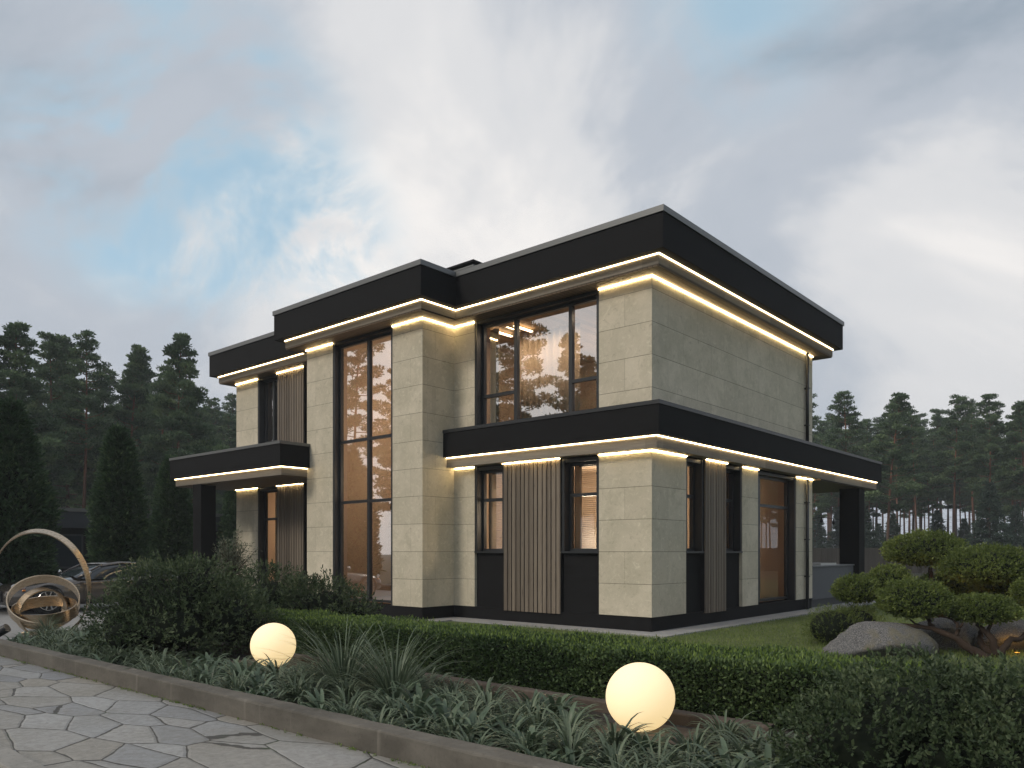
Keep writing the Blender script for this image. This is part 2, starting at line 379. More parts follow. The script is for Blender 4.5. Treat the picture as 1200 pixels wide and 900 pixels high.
# ------------------------------------------------------------------ the ground
def sheet(name, pts, z, m):
    o = MB().add([(x,y,z) for x,y in pts], [tuple(range(len(pts)))]).build(name, m); return tag(o, kind='structure')
sheet('ground', [(-300,-300),(300,-300),(300,300),(-300,300)], -.03, M['soil'])
sheet('lawn', [(-8,-6.3),(30,-6.3),(30,30),(-40,30),(-40,9),(-16.5,9),(-16.5,9.2),(-8,9.2)], -.006, M['lawnbase'])
sheet('driveway', [(-60,-9.2),(-7.05,-9.2),(-9.2,-6.5),(-9.2,-2),(-16.5,-1),(-16.5,9),(-60,9)], -.002, M['drive'])
sheet('garden_bed', [(-7.05,-9.3),(24,-9.3),(24,-5.7),(-9.5,-5.7),(-9.2,-6.5)], .01, M['mulch'])
sheet('shrub_bed', [(-9.2,-5.7),(-3.4,-5.7),(-3.4,-3.0),(-9.2,-3.0)], .006, M['mulch'])
sheet('path', [(-60,-11.45),(30,-11.45),(30,-9.44),(-60,-9.44)], .004, M['flag'])
def pav():
    b = MB().prism([(-10.5,-1.75),(-4.9,-1.75),(-4.9,-.62),(.62,-.62),(.62,13.9),(0,13.9),(0,0),(-5.46,0),(-5.46,-1.03),(-10.5,-1.03)], -.02, .022)
    m = mat('paving_slabs', (.3,.3,.3), .7); t = NT(m); o = t.obj()
    br = t.n('ShaderNodeTexBrick', {'Vector': o, 'Color1': (.27,.275,.285,1), 'Color2': (.34,.34,.345,1), 'Mortar': (.12,.12,.12,1), 'Scale': 1.0, 'Mortar Size': .004, 'Brick Width': .6, 'Row Height': .3}); br.offset = 0.5
    n = t.noise(o, 9, 5); t.col(t.mixc(t.ramp(n, [(.4,(0,0,0)),(.7,(.5,.5,.5))]), br.outputs[0], (.22,.22,.22)))
    tag(b.build('pavement', m), kind='structure')
pav()
def kerb(name, x0, x1, y0, y1, h, m, label, seg=0, wob=.0015):
    """long edging cast in lengths, with a worn arris"""
    n = 500; xs = np.linspace(x0, x1, n); prof = [(y0,-.05),(y0,h-.018),(y0+.006,h-.006),(y0+.018,h),(y1-.015,h),(y1,h-.015),(y1,-.05)]
    V = []; k = len(prof)
    for x in xs:
        for j, (y, z) in enumerate(prof):
            w = rng.normal()*wob+.003*math.sin(x*3.1+j)*math.sin(x*1.3) if 0 < j < k-1 else 0
            V.append((x, y+w*.6, z+w))
    F = [(i*k+j, i*k+j+1, (i+1)*k+j+1, (i+1)*k+j) for i in range(n-1) for j in range(k-1)]
    o = MB().add(V, F).build(name, m, smooth=False); return tag(o, label, 'kerb')
kerb('garden_kerb', -30, 24, -9.46, -9.25, .20, M['kerb'], 'long brown concrete kerb between the flagstone path and planting bed')
kerb('path_kerb', -30, 24, -11.62, -11.42, .12, M['kerb2'], 'pale rounded kerb at the bottom left corner, across the path')
kerb('bed_edging', -4.6, 5.3, -6.98, -6.84, .12, M['timber'], 'low brown edging behind the two globe lamps in front of the hedge')

# ------------------------------------------------------------------ the house
house = empty('villa', (-7.7, 4.2, 0)); tag(house, 'two storey villa with pale stone piers, black parapets and glowing light strips', 'house')
HL = (7.7, -4.2, 0)
def HP(name, b, m, parent=house, **k):
    o = b.build(name, m, parent, **k)
    if parent is house: o.location = HL
    return o
ZT = 7.0
def stone_wall(bx, name='stone_pier', m='stone'):
    b = MB(); b.box(*bx); return HP(name, b, M[m])
T = .3
XL = -15.4; YB = 8.54
# front, main block (plane y = 0)
for z0, z1 in ((.3, ZT),):
    stone_wall((-5.46,-4.78,0,T,z0,z1))
    stone_wall((-1.25,0,0,T,z0,z1))
# right side (plane x = 0), lower
stone_wall((-T,0,T,1.37,.3,3.6)); stone_wall((-T,0,4.07,4.95,.3,3.6)); stone_wall((-T,0,7.37,YB,.3,3.6))
stone_wall((-T,0,T,YB,4.3,ZT), 'stone_wall')
# tower
TY = -1.03
stone_wall((-10.01,-8.87,TY,TY+T,.3,ZT), m='stone_tower'); stone_wall((-6.51,-5.46,TY,TY+T,.3,ZT), m='stone_tower')
stone_wall((-5.46-T,-5.46,TY+T,0,.3,ZT), 'stone_return'); stone_wall((-10.01,-10.01+T,TY+T,.3,.3,ZT), 'stone_return')
# left block
stone_wall((XL,-14.14,0,T,.3,ZT)); stone_wall((XL,XL+T,T,YB,.3,ZT), 'stone_wall'); stone_wall((XL+T,-T,YB-T,YB,.3,ZT), 'stone_wall')
# plinth
pl = MB(); g = .02
pl.prism([(-g,g),(-g,YB-g),(XL+g,YB-g),(XL+g,g),(-10.01+g,g),(-10.01+g,TY+g),(-5.46-g,TY+g),(-5.46-g,g)], -.05, .3)
HP('plinth', pl, M['black'])
# black infill panels (set back) with sills
def infill_y(x0, x1, z0, z1, y=.08): return MB().box(x0, x1, y, y+.2, z0, z1)
def window(name, plane, wall, a0, a1, z0, z1, verts=(), trans=(), fw=.06, fd=.09, glass='glass', label=None):
    """a frame with mullions and transoms in an opening; pane is its child"""
    f = MB(); p = plane
    def bx(aa, ab, za, zb, q0, q1):
        if wall == 'y': f.box(aa, ab, q0, q1, za, zb)
        else: f.box(-q1, -q0, aa, ab, za, zb)   # x = -depth
    q0, q1 = (p, p+fd) if wall == 'y' else (p, p+fd)
    bx(a0, a0+fw, z0, z1, q0, q1); bx(a1-fw, a1, z0, z1, q0, q1)
    bx(a0+fw, a1-fw, z0, z0+fw, q0, q1); bx(a0+fw, a1-fw, z1-fw, z1, q0, q1)
    for v in verts: bx(v-.045, v+.045, z0+fw, z1-fw, q0-.006, q1)
    for (b0, b1, z) in trans: bx(b0, b1, z-.035, z+.035, q0-.003, q1-.004)
    o = HP('window', f, M['blackmetal'])
    if label: o['label'] = label
    g = MB(); q = p+.05
    if wall == 'y': g.add([(a0+.02,q,z0+.02),(a1-.02,q,z0+.02),(a1-.02,q,z1-.02),(a0+.02,q,z1-.02)], [(0,1,2,3)])
    else: g.add([(-q,a0+.02,z0+.02),(-q,a1-.02,z0+.02),(-q,a1-.02,z1-.02),(-q,a0+.02,z1-.02)], [(0,1,2,3)])
    g.build('pane', M[glass], o)
    return o
def reveal(a0, a1, z0, z1, wall='y', base=0.0, d=.19, t=.07, zt=None):
    """black lining of an opening: jambs and head"""
    b = MB(); zt = zt or z1
    def bx(aa, ab, za, zb, q0, q1):
        if wall == 'y': b.box(aa, ab, base+q0, base+q1, za, zb)
        else: b.box(-q1, -q0, aa, ab, za, zb)
    bx(a0, a0+t, z0, zt, .012, d+.1); bx(a1-t, a1, z0, zt, .012, d+.1); bx(a0+t, a1-t, z1-t, zt, .03, d+.1)
    return HP('window_lining', b, M['blackmetal'])
# main front, lower windows
for (a0, a1) in ((-4.78,-3.85), (-2.22,-1.25)):
    HP('infill_panel', MB().box(a0, a1, .08, .28, .3, 1.56), M['black'])
    HP('sill', MB().box(a0+.001, a1-.001, -.012, .25, 1.56, 1.60), M['blackmetal'])
    reveal(a0, a1, 1.6, 3.56)
    window('window', .19, 'y', a0+.07, a1-.07, 1.6, 3.49, trans=[(a0+.12, a1-.12, 2.80)], glass='glass_side')
# upper big window
reveal(-4.78, -1.25, 4.45, 7.0)
window('window', .19, 'y', -4.71, -1.32, 4.48, 6.93, verts=(-3.67,-2.12), trans=[(-4.65,-3.7,5.24),(-2.08,-1.38,5.24)])
# tower glazing
reveal(-8.87, -6.51, .3, 7.0, base=TY)
window('window', TY+.16, 'y', -8.80, -6.58, .34, 6.93, verts=(-7.62,), trans=[(-8.74,-6.64,4.42),(-8.74,-6.64,2.86)], label='tall double height window in the projecting stone tower')
# left block windows
HP('infill_panel', MB().box(-11.62, -10.01+.0, .1, .3, .3, 7.0), M['black'])
reveal(-14.14, -13.0, 4.42, 7.0); window('window', .19, 'y', -14.07, -13.0, 4.42, 6.93, verts=(-13.55,), trans=[(-14.0,-13.06,5.0)])
reveal(-14.14, -13.0, .3, 3.56); window('window', .19, 'y', -14.07, -13.0, .34, 3.49, trans=[(-14.0,-13.06,2.6)], glass='glass_side')
# band of black wall between floors
for q in ((-4.78,-1.25,.08,.28,3.56,4.45), (-14.14,-11.62,.1,.28,3.56,4.42), (-.28,-.08,1.0,7.6,3.6,4.3)): HP('floor_band', MB().box(*q), M['black'])
# side windows (x = 0 plane)
for (a0, a1) in ((1.37,2.16), (3.18,4.07)):
    HP('infill_panel', MB().box(-.28, -.08, a0, a1, .3, 1.56), M['black'])
    HP('sill', MB().box(-.25, .012, a0+.001, a1-.001, 1.56, 1.60), M['blackmetal'])
    reveal(a0, a1, 1.6, 3.56, 'x'); window('window', .19, 'x', a0+.07, a1-.07, 1.6, 3.49, trans=[(a0+.12, a1-.12, 2.78)], glass='glass_side')
reveal(4.95, 7.37, .3, 3.56, 'x')
window('window', .19, 'x', 5.02, 7.30, .34, 3.49, verts=(5.45,), trans=[(5.08,7.24,2.75)], glass='glass_side', label='tall glazed door on the right hand side wall')
# wooden panels: real boards with gaps
def wood_panel(wall, a0, a1, z0, z1, bwid=.1255, proud=.03):
    b = MB(); n = max(1, round((a1-a0)/bwid)); w = (a1-a0)/n
    for i in range(n):
        p = proud + (0.0, .004, .002)[i % 3]; g_ = (.013, .020, .010)[i % 3]; q0, q1 = a0+i*w+g_, a0+(i+1)*w-g_
        if wall == 'y': b.box(q0, q1, -p, .05, z0, z1)
        else: b.box(-.05, p, q0, q1, z0, z1)
    o = HP('wood_panel', b, M['panel']); q = MB()
    if wall == 'y': q.box(a0+.004, a1-.004, -.004, .25, z0+.01, z1-.01)
    else: q.box(-.25, .004, a0+.004, a1-.004, z0+.01, z1-.01)
    q.build('backing', M['black'], o); return o
wood_panel('y', -3.85, -2.22, .26, 3.585); wood_panel('x', 2.16, 3.18, .26, 3.585)
wood_panel('y', -13.0, -11.62, 4.40, 6.99); wood_panel('y', -13.0, -11.62, .3, 3.585)
# roof
RP = [(.58,-.58),(.58,9.28),(-16.05,9.28),(-16.05,-.58),(-10.6,-.58),(-10.6,-1.66),(-4.83,-1.66),(-4.83,-.58)]
HP('roof_parapet', MB().prism(RP, 7.235, 7.895), M['black'])
HP('coping', MB().prism(offset(RP, .03), 7.895, 8.01), M['coping'])
HP('roof_trim', MB().prism(offset(RP, -.21), 7.035, 7.235), M['band'])
HP('soffit', MB().prism(offset(RP, -.225), 7.0, 7.035), M['soffit'])
def ring(poly, d0, d1, z0, z1, skip=()):
    b = MB(); A = offset(poly, d0); B = offset(poly, d1); n = len(poly)
    for i in range(n):
        if i in skip: continue
        j = (i+1) % n
        b.add([(*A[i],z0),(*A[j],z0),(*B[j],z0),(*B[i],z0),(*A[i],z1),(*A[j],z1),(*B[j],z1),(*B[i],z1)],
              [(0,3,2,1),(4,5,6,7),(0,1,5,4),(3,2,6,7)])
    return b
def ringO(poly, d0, d1, z0, z1, m, name): return HP(name, ring(poly, d0, d1, z0, z1), m)
ringO(RP, -.207, -.193, 7.216, 7.2345, M['led'], 'light_strip')
# light strips over stone and panels
def strips():
    z0, z1 = 6.975, 6.991
    def y(x0, x1, y0, za=z0, zb=z1): HP('light_strip', MB().box(x0, x1, y0-.022, y0-.006, za, zb), M['ledtop'])
    def x(y0, y1, x0, za=z0, zb=z1): HP('light_strip', MB().box(x0+.006, x0+.022, y0, y1, za, zb), M['ledtop'])
    y(-5.43,-4.78,0); y(-1.25,.004,0); x(-.028,YB,0); y(-10.04,-8.87,TY); y(-6.51,-5.456,TY); x(TY-.028,-.03,-5.46)
    y(XL-.03,-14.14,0); y(-13.0,-11.62,-.045)
    za, zb = 3.569, 3.585
    y(-5.43,-4.78,0,za,zb); y(-1.25,.004,0,za,zb); x(-.028,1.37,0,za,zb); x(4.07,4.95,0,za,zb); x(7.37,YB,0,za,zb)
    y(-3.85,-2.22,-.045,za,zb); x(2.16,3.18,.045,za,zb); y(XL-.03,-14.14,0,za,zb); y(-13.0,-11.62,-.045,za,zb)
strips()
# middle ledge, carried on as the roof of the veranda
LP = [(.37,-.37),(.37,13.62),(-8.0,13.62),(-8.0,YB+.002),(.002,YB+.002),(.002,-.002),(-5.458,-.002),(-5.458,-.37)]
HP('ledge_parapet', MB().prism(LP, 3.825, 4.395), M['black'])
HP('coping', MB().prism([(.39,-.39),(.39,13.64),(-8.02,13.64),(-8.02,YB+.004),(.004,YB+.004),(.004,-.004),(-5.456,-.004),(-5.456,-.39)], 4.395, 4.47), M['blackmetal'])
LW = [(.25,-.25),(.25,13.5),(-7.9,13.5),(-7.9,YB+.003),(.003,YB+.003),(.003,-.003),(-5.457,-.003),(-5.457,-.25)]
HP('ledge_trim', MB().prism(LW, 3.59, 3.825), M['band'])
HP('soffit', MB().box(-7.8, .22, YB+.01, 13.4, 3.56, 3.59), M['soffit'])
b = MB(); b.box(-5.45,.27,-.272,-.253,3.806,3.823); b.box(.253,.272,-.253,13.5,3.806,3.823); HP('light_strip', b, M['led'])
# porch canopy
CP = [(-9.88,-1.94),(-9.88,TY-.004),(-10.012,TY-.004),(-10.012,-.002),(-15.92,-.002),(-15.92,-1.94)]
HP('canopy', MB().prism(CP, 3.825, 4.395), M['black'])
HP('coping', MB().prism([(-9.86,-1.96),(-9.86,TY-.006),(-10.014,TY-.006),(-10.014,-.004),(-15.94,-.004),(-15.94,-1.96)], 4.395, 4.47), M['coping'])
CW = [(-10.0,-1.82),(-10.0,TY-.005),(-10.013,TY-.005),(-10.013,-.003),(-15.80,-.003),(-15.80,-1.82)]
HP('canopy_trim', MB().prism(CW, 3.60, 3.825), M['band'])
HP('soffit', MB().box(-15.76,-10.05,-1.78,-.05,3.575,3.60), M['soffit'])
b = MB(); b.box(-15.82,-9.98,-1.842,-1.823,3.806,3.823); b.box(-9.997,-9.978,-1.823,TY-.01,3.806,3.823); HP('light_strip', b, M['led'])
HP('column', MB().box(-14.75,-14.26,-1.8,-1.33,-.02,3.6), M['black'], bevel=.006)
# veranda column, counter
HP('column', MB().box(-.45,.15,12.1,12.62,-.02,3.56), M['black'], bevel=.006)
HP('veranda_floor', MB().box(-8,0,YB,13.5,-.02,.03), M['paver'])
# downpipe
dp = MB(); dp.tube([(.07,7.98,.03),(.07,7.98,3.55)], .045, 12); dp.tube([(.07,7.98,4.47),(.07,7.98,6.98)], .045, 12)
o = HP('downpipe', dp, M['blackmetal'], smooth=True)
dc = MB()
for z in (.9, 1.9, 2.9, 5.0, 6.0): dc.box(.0,.125,7.93,8.03,z,z+.035)
dc.build('pipe_clip', M['blackmetal'], o)
# roof vent box
vb = MB(); vb.box(-6.72,-5.78,1.0,1.5,8.0,8.86); vb.box(-6.80,-5.70,.92,1.58,8.90,8.95)
ch = HP('roof_vent', vb, M['black'])
for i in range(4): MB().box(-6.77,-5.73,.95,1.55,8.50+i*.1,8.535+i*.1).build('louvre', M['coping'], ch)
# interior
def room(x0,x1,y0,y1,z0,z1,wallm=None,ceilm=None,open_x=False):
    wm = wallm or M['inner']
    b = MB()
    b.add([(x0,y1,z0),(x1,y1,z0),(x1,y1,z1),(x0,y1,z1)],[(0,1,2,3)])
    b.add([(x0,y0,z0),(x0,y1,z0),(x0,y1,z1),(x0,y0,z1)],[(0,1,2,3)])
    if not open_x: b.add([(x1,y1,z0),(x1,y0,z0),(x1,y0,z1),(x1,y1,z1)],[(0,1,2,3)])
    HP('room_wall', b, wm)
    HP('room_floor', MB().add([(x0,y0,z0),(x1,y0,z0),(x1,y1,z0),(x0,y1,z0)],[(0,1,2,3)]), M['innerfloor'])
    HP('room_ceiling', MB().add([(x0,y0,z1),(x0,y1,z1),(x1,y1,z1),(x1,y0,z1)],[(0,1,2,3)]), ceilm or M['inner'])
room(-5.70,-.31,.30,5.0,4.0,6.96,ceilm=M['innerceil'])
room(-5.45,-.31,.30,3.3,.31,3.6,open_x=True)
room(-5.0,-.31,3.4,8.1,.31,3.62,open_x=True)
HP('room_wall', MB().box(-5.2,-.32,3.31,3.39,.31,3.6), M['inner'])
HP('room_wall', MB().box(-5.2,-.32,3.31+.0,3.395,.0,.31), M['inner'])
room(-9.70,-5.76,-.72,5.0,.31,6.97)
room(-15.0,-10.4,.31,4.0,.31,3.55); room(-15.0,-10.4,.31,4.0,3.9,6.96)
def bulb(x,y,z,w,r=.25,c=(1,.79,.56)):
    l = bpy.data.lights.new('room_light','POINT'); l.energy = w; l.shadow_soft_size = r; l.color = c
    o = bpy.data.objects.new('room_light', l); col.objects.link(o); o.location = (x,y,z)
def strip_light(x,y,z,l_,w):
    l = bpy.data.lights.new('ceiling_strip_light','AREA'); l.shape = 'RECTANGLE'; l.size = l_; l.size_y = .3; l.energy = w; l.color = (1,.79,.56)
    o = bpy.data.objects.new('ceiling_strip_light', l); col.objects.link(o); o.location = (x,y,z)
bulb(-3.2,3.4,5.6,50); strip_light(-3.1,.85,6.85,3.6,46); bulb(-1.4,2.6,5.6,16); bulb(-2.6,1.6,2.6,130,.25,(1,.84,.62)); bulb(-1.6,5.8,2.6,75); bulb(-7.6,1.6,5.6,130); bulb(-7.6,.6,3.6,58); bulb(-7.0,1.0,1.6,14); bulb(-13.2,1.8,2.4,55); bulb(-12.5,2.4,6.0,3)
for q in (-4.75,-4.1): HP('ceiling_lamp', MB().box(q,q+.07,.6,1.25,6.88,6.91), M['lampwarm'])
# stairs in the tower hall
st = MB()
n = 9
for i in range(n):
    x = -5.95-i*.27; z = 1.35+i*.17
    st.box(x-.29, x, 1.6, 2.7, z-.05, z)
    st.box(x-.02, x, 1.6, 2.7, z-.17, z-.05)
for i in range(8):
    x = -8.2+i*.27; z = 3.1+i*.17
    st.box(x, x+.29, 2.9, 4.0, z-.05, z)
S1 = HP('staircase', st, mat('stair_tread', (.05,.035,.025), .5))
sg = MB(); sg.add([(-5.9,1.58,1.05),(-5.9,1.58,1.30),(-8.45,1.58,2.98),(-8.45,1.58,2.62)],[(0,1,2,3)]); sg.add([(-5.9,2.72,1.05),(-5.9,2.72,1.30),(-8.45,2.72,2.98),(-8.45,2.72,2.62)],[(0,3,2,1)]); sg.add([(-5.9,1.58,1.05),(-8.45,1.58,2.62),(-8.45,2.72,2.62),(-5.9,2.72,1.05)],[(0,1,2,3)])
sg.add([(-8.2,2.88,2.72),(-8.2,2.88,3.0),(-5.95,2.88,4.45),(-5.95,2.88,4.15)],[(0,1,2,3)])
sg.build('stringer', mat('white_stringer', (.5,.42,.35), .7), S1)
rl = MB(); rl.tube([(-5.95,1.62,2.3),(-8.4,1.62,3.85)], .025, 8); rl.tube([(-8.2,2.92,4.0),(-5.95,2.92,5.42)], .025, 8)
for i in range(9):
    x = -6.05-i*.28; z = 1.35+i*.175; rl.tube([(x,1.62,z),(x,1.62,z+.95)], .010, 6)
rl.build('handrail', M['blackmetal'], S1, smooth=True)
HP('landing', MB().box(-9.7,-8.45,1.6,4.0,2.82,3.02), M['innerfloor'])

def curtain(x0, x1, y, z0, z1, label, wall='y', amp=.05, wl=.19):
    n = int(abs(x1-x0)/.018); xs = np.linspace(x0, x1, n); V = []
    for i, x in enumerate(xs):
        d = amp*math.sin(2*math.pi*x/wl+.8*math.sin(x*3))+amp*.4*math.sin(2*math.pi*x/wl*.37+1)
        for z in (z0, z1):
            V.append((x, y+d*(1.15 if z == z0 else .8), z) if wall == 'y' else (y+d, x, z))
    F = [(2*i, 2*i+2, 2*i+3, 2*i+1) for i in range(n-1)]
    m = M['curtain']
    o = MB().add(V, F).build('curtain', m, smooth=True)
    so = o.modifiers.new('cloth','SOLIDIFY'); so.thickness = .004
    return tag(o, label, 'curtain', None)
curtain(-4.62,-2.75,1.4,4.02,6.90,'wide beige pleated curtain behind the middle of the large upper window')
curtain(-4.72,-4.45,.48,4.02,6.90,'narrow drawn curtain at the left edge of the large upper window')
curtain(-4.72,-4.50,.42,.33,3.5,'curtain at the left edge of the left lower front window')
curtain(-2.15,-2.0,.42,.33,3.5,'narrow curtain at the left edge of the right lower front window')
curtain(-14.0,-13.3,.55,.33,3.45,'warm lit curtain in the doorway window under the porch canopy')
curtain(1.5,2.05,-.6,.33,3.5,'curtain in the first lower window of the right side wall', 'x')
curtain(3.9,4.6,-.6,.33,3.5,'curtain in the second lower window of the right side wall', 'x')
curtain(5.1,6.6,-1.5,.33,3.55,'brown curtain behind the tall glazed door of the side wall', 'x')
def blind(x0, x1, y, z0, z1, label):
    root = empty('slatted_blind', ((x0+x1)/2, y, z0)); tag(root, label, 'blind'); b = MB(); z = 0
    while z < z1-z0-.06:
        b.add([((x0-x1)/2,-.018,z),((x1-x0)/2,-.018,z),((x1-x0)/2,.018,z+.014),((x0-x1)/2,.018,z+.014)],[(0,1,2,3)]); z += .042
    b.build('slats', mat('blind_slats', (.42,.33,.25), .5), root)
    MB().box((x0-x1)/2,(x1-x0)/2,-.025,.025,z1-z0-.05,z1-z0).build('headrail', M['blackmetal'], root)
blind(-4.5,-3.9,.34,1.62,3.46,'slatted blind in the left lower front window')
blind(-1.98,-1.36,.34,1.62,3.46,'slatted blind in the right lower front window')

# outdoor kitchen counter under the veranda
ct = empty('outdoor_counter', (-.35, 10.4, 0)); tag(ct, 'long grey built-in kitchen counter under the veranda roof', 'counter')
MB().box(-.35,.33,-1.8,1.68,.25,1.16).build('counter_body', mat('grey_render', (.10,.105,.115), .7), ct)
MB().box(-.33,.30,-1.78,1.66,.0,.25).build('counter_plinth', mat('dark_grey_render', (.04,.042,.045), .7), ct)
MB().box(-.38,.36,-1.83,1.71,1.16,1.20).build('worktop', mat('grey_worktop', (.17,.175,.185), .4), ct, bevel=.004)
sk = empty('grill_tray', (-.3,10.0,1.20)); tag(sk, 'flat pale metal tray lying on the grey outdoor counter', 'tray')
MB().box(-.25,.25,-.7,.55,0,.02).build('tray_base', mat('pale_metal', (.6,.6,.6), .35, .6), sk, bevel=.005)
b = MB(); b.box(-.27,-.25,-.72,.57,.0,.06); b.box(.25,.27,-.72,.57,.0,.06); b.box(-.25,.25,-.72,-.70,0,.06); b.box(-.25,.25,.55,.57,0,.06)
b.build('tray_rim', mat('pale_metal_rim', (.62,.62,.62), .35, .6), sk)
# string of unlit bulbs
sl = empty('string_lights', (-2.2, 13.2, 2.74)); tag(sl, 'string of small dark unlit bulbs hung under the veranda roof', 'string lights')
b = MB(); pts = [(-2.4+i*.4, 0, -.10*math.sin(math.pi*((i % 4)/4.0))) for i in range(12)]; b.tube(pts, .010, 6)
b.tube([(-2.4,0,0),(-2.4,0,.82)], .008, 6); b.tube([(2.0,0,0),(2.0,0,.82)], .008, 6)
b.build('wire', M['blackmetal'], sl)
for i in range(1, 11):
    p = pts[i]; q = MB(); q.tube([(p[0],0,p[2]),(p[0],0,p[2]-.07),(p[0],0,p[2]-.09),(p[0],0,p[2]-.15),(p[0],0,p[2]-.19)], [.022,.025,.05,.06,.02], 10)
    q.build('bulb', M['blackmetal'], sl, smooth=True)

# ------------------------------------------------------------------ globe lamps
def globe(x, y, label):
    root = empty('globe_lamp', (x, y, 0)); tag(root, label, 'garden lamp', 'glowing globe lamps in the planting bed')
    bpy_me = MB(); n, k = 48, 32
    V = []; F = []
    for i in range(k+1):
        th = math.pi*i/k
        for j in range(n): V.append((.298*math.sin(th)*math.cos(2*math.pi*j/n), .298*math.sin(th)*math.sin(2*math.pi*j/n), .335+.298*math.cos(th)))
    for i in range(k):
        for j in range(n): F.append((i*n+j, (i+1)*n+j, (i+1)*n+(j+1)%n, i*n+(j+1)%n))
    MB().add(V, F).build('globe_shade', M['globe'], root, smooth=True)
    MB().tube([(0,0,0.005),(0,0,.05)], [.10,.09], 24).build('lamp_foot', M['blackmetal'], root, smooth=False)
globe(-1.38, -7.5, 'smaller looking glowing globe lamp farther left beside the big dark shrub')
globe(4.38, -7.53, 'nearer large glowing globe lamp in the bed right of centre')
sb = MB(); sb.prism([(-2.3,-7.9),(-.75,-7.75),(-.8,-7.15),(-2.2,-7.2)], .0, .05); tag(sb.build('stone_slab', M['timber'], bevel=.01), 'flat brown slab under the left globe lamp', 'slab')
sb = MB(); sb.prism([(4.0,-7.85),(5.35,-7.75),(5.3,-7.2),(4.05,-7.2)], .0, .05); tag(sb.build('stone_slab', M['timber'], bevel=.01), 'flat brown slab under the right globe lamp', 'slab')

# ------------------------------------------------------------------ bronze ring sculpture
def m_bronze():
    m = mat('brushed_bronze', (.6,.48,.34), .28, 1.0); t = NT(m); o = t.obj()
    n = t.noise(t.mapping(o, (3,3,60)), 3, 4); t.rough(t.ramp(n, [(.3,(.22,.22,.22)),(.7,(.38,.38,.38))])); t.col(t.mixc(t.noise(o, 2, 3), (.62,.50,.36), (.50,.39,.27))); return m
M['bronze'] = m_bronze()
sc_x, sc_y = at(52, 15.2)
scu = empty('ring_sculpture', (sc_x, sc_y, 0), math.atan2(RT[1], RT[0])); tag(scu, 'abstract bronze sculpture of interlocking curved metal rings by the driveway', 'sculpture')
def ribbon(c, rx, rz, a0, a1, width, tilt, yaw, name='ring', twist=0, wend=1):
    n = 72; V = []; th = .022
    Mx = Matrix.Rotation(R(yaw),3,'Z') @ Matrix.Rotation(R(tilt),3,'X')
    for i in range(n+1):
        f = i/n; a = R(a0+(a1-a0)*f); p = Vector((rx*math.cos(a), 0, rz*math.sin(a))); rad = Vector((math.cos(a),0,math.sin(a)))
        ax = Vector((0,1,0)); tw = R(twist*(f-.5)); ax2 = ax*math.cos(tw)+rad*math.sin(tw); r2 = rad*math.cos(tw)-ax*math.sin(tw)
        w = width*(1+(wend-1)*f)*.5
        for s, t_ in ((-1,-1),(1,-1),(1,1),(-1,1)): V.append(Mx @ (p+ax2*w*s+r2*th*.5*t_)+Vector(c))
    F = [(i*4+k, i*4+(k+1)%4, (i+1)*4+(k+1)%4, (i+1)*4+k) for i in range(n) for k in range(4)]+[(0,1,2,3),(n*4+3,n*4+2,n*4+1,n*4)]
    return MB().add(V, F).build(name, M['bronze'], scu, smooth=False)
ribbon((-.08,0,.94), 1.12, 1.05, -66, 160, .12, 5, -14, twist=95, wend=1.8)
ribbon((-.02,.02,.62), .60, .53, 0, 360, .26, -34, 28)
ribbon((.03,-.02,.46), .56, .40, 0, 360, .22, -66, 8)
ribbon((-.05,.0,.44), .44, .44, -60, 300, .20, 10, 58)
MB().box(-.35,.35,-.16,.16,-.02,.06).build('base_plate', M['bronze'], scu, bevel=.01)
# black ground spotlight, left edge
x, y = at(3, 13.1); spt = empty('ground_spotlight', (x, y, 0), math.atan2(RT[1], RT[0])); tag(spt, 'black cylinder spotlight at the left edge beside the kerb', 'spotlight')
MB().tube([(-.22,0,.16),(.08,0,.33)], .075, 20).build('spotlight_body', M['blackmetal'], spt, smooth=False)
MB().tube([(-.08,0,-.02),(-.08,0,.22)], .018, 10).build('spike', M['blackmetal'], spt)

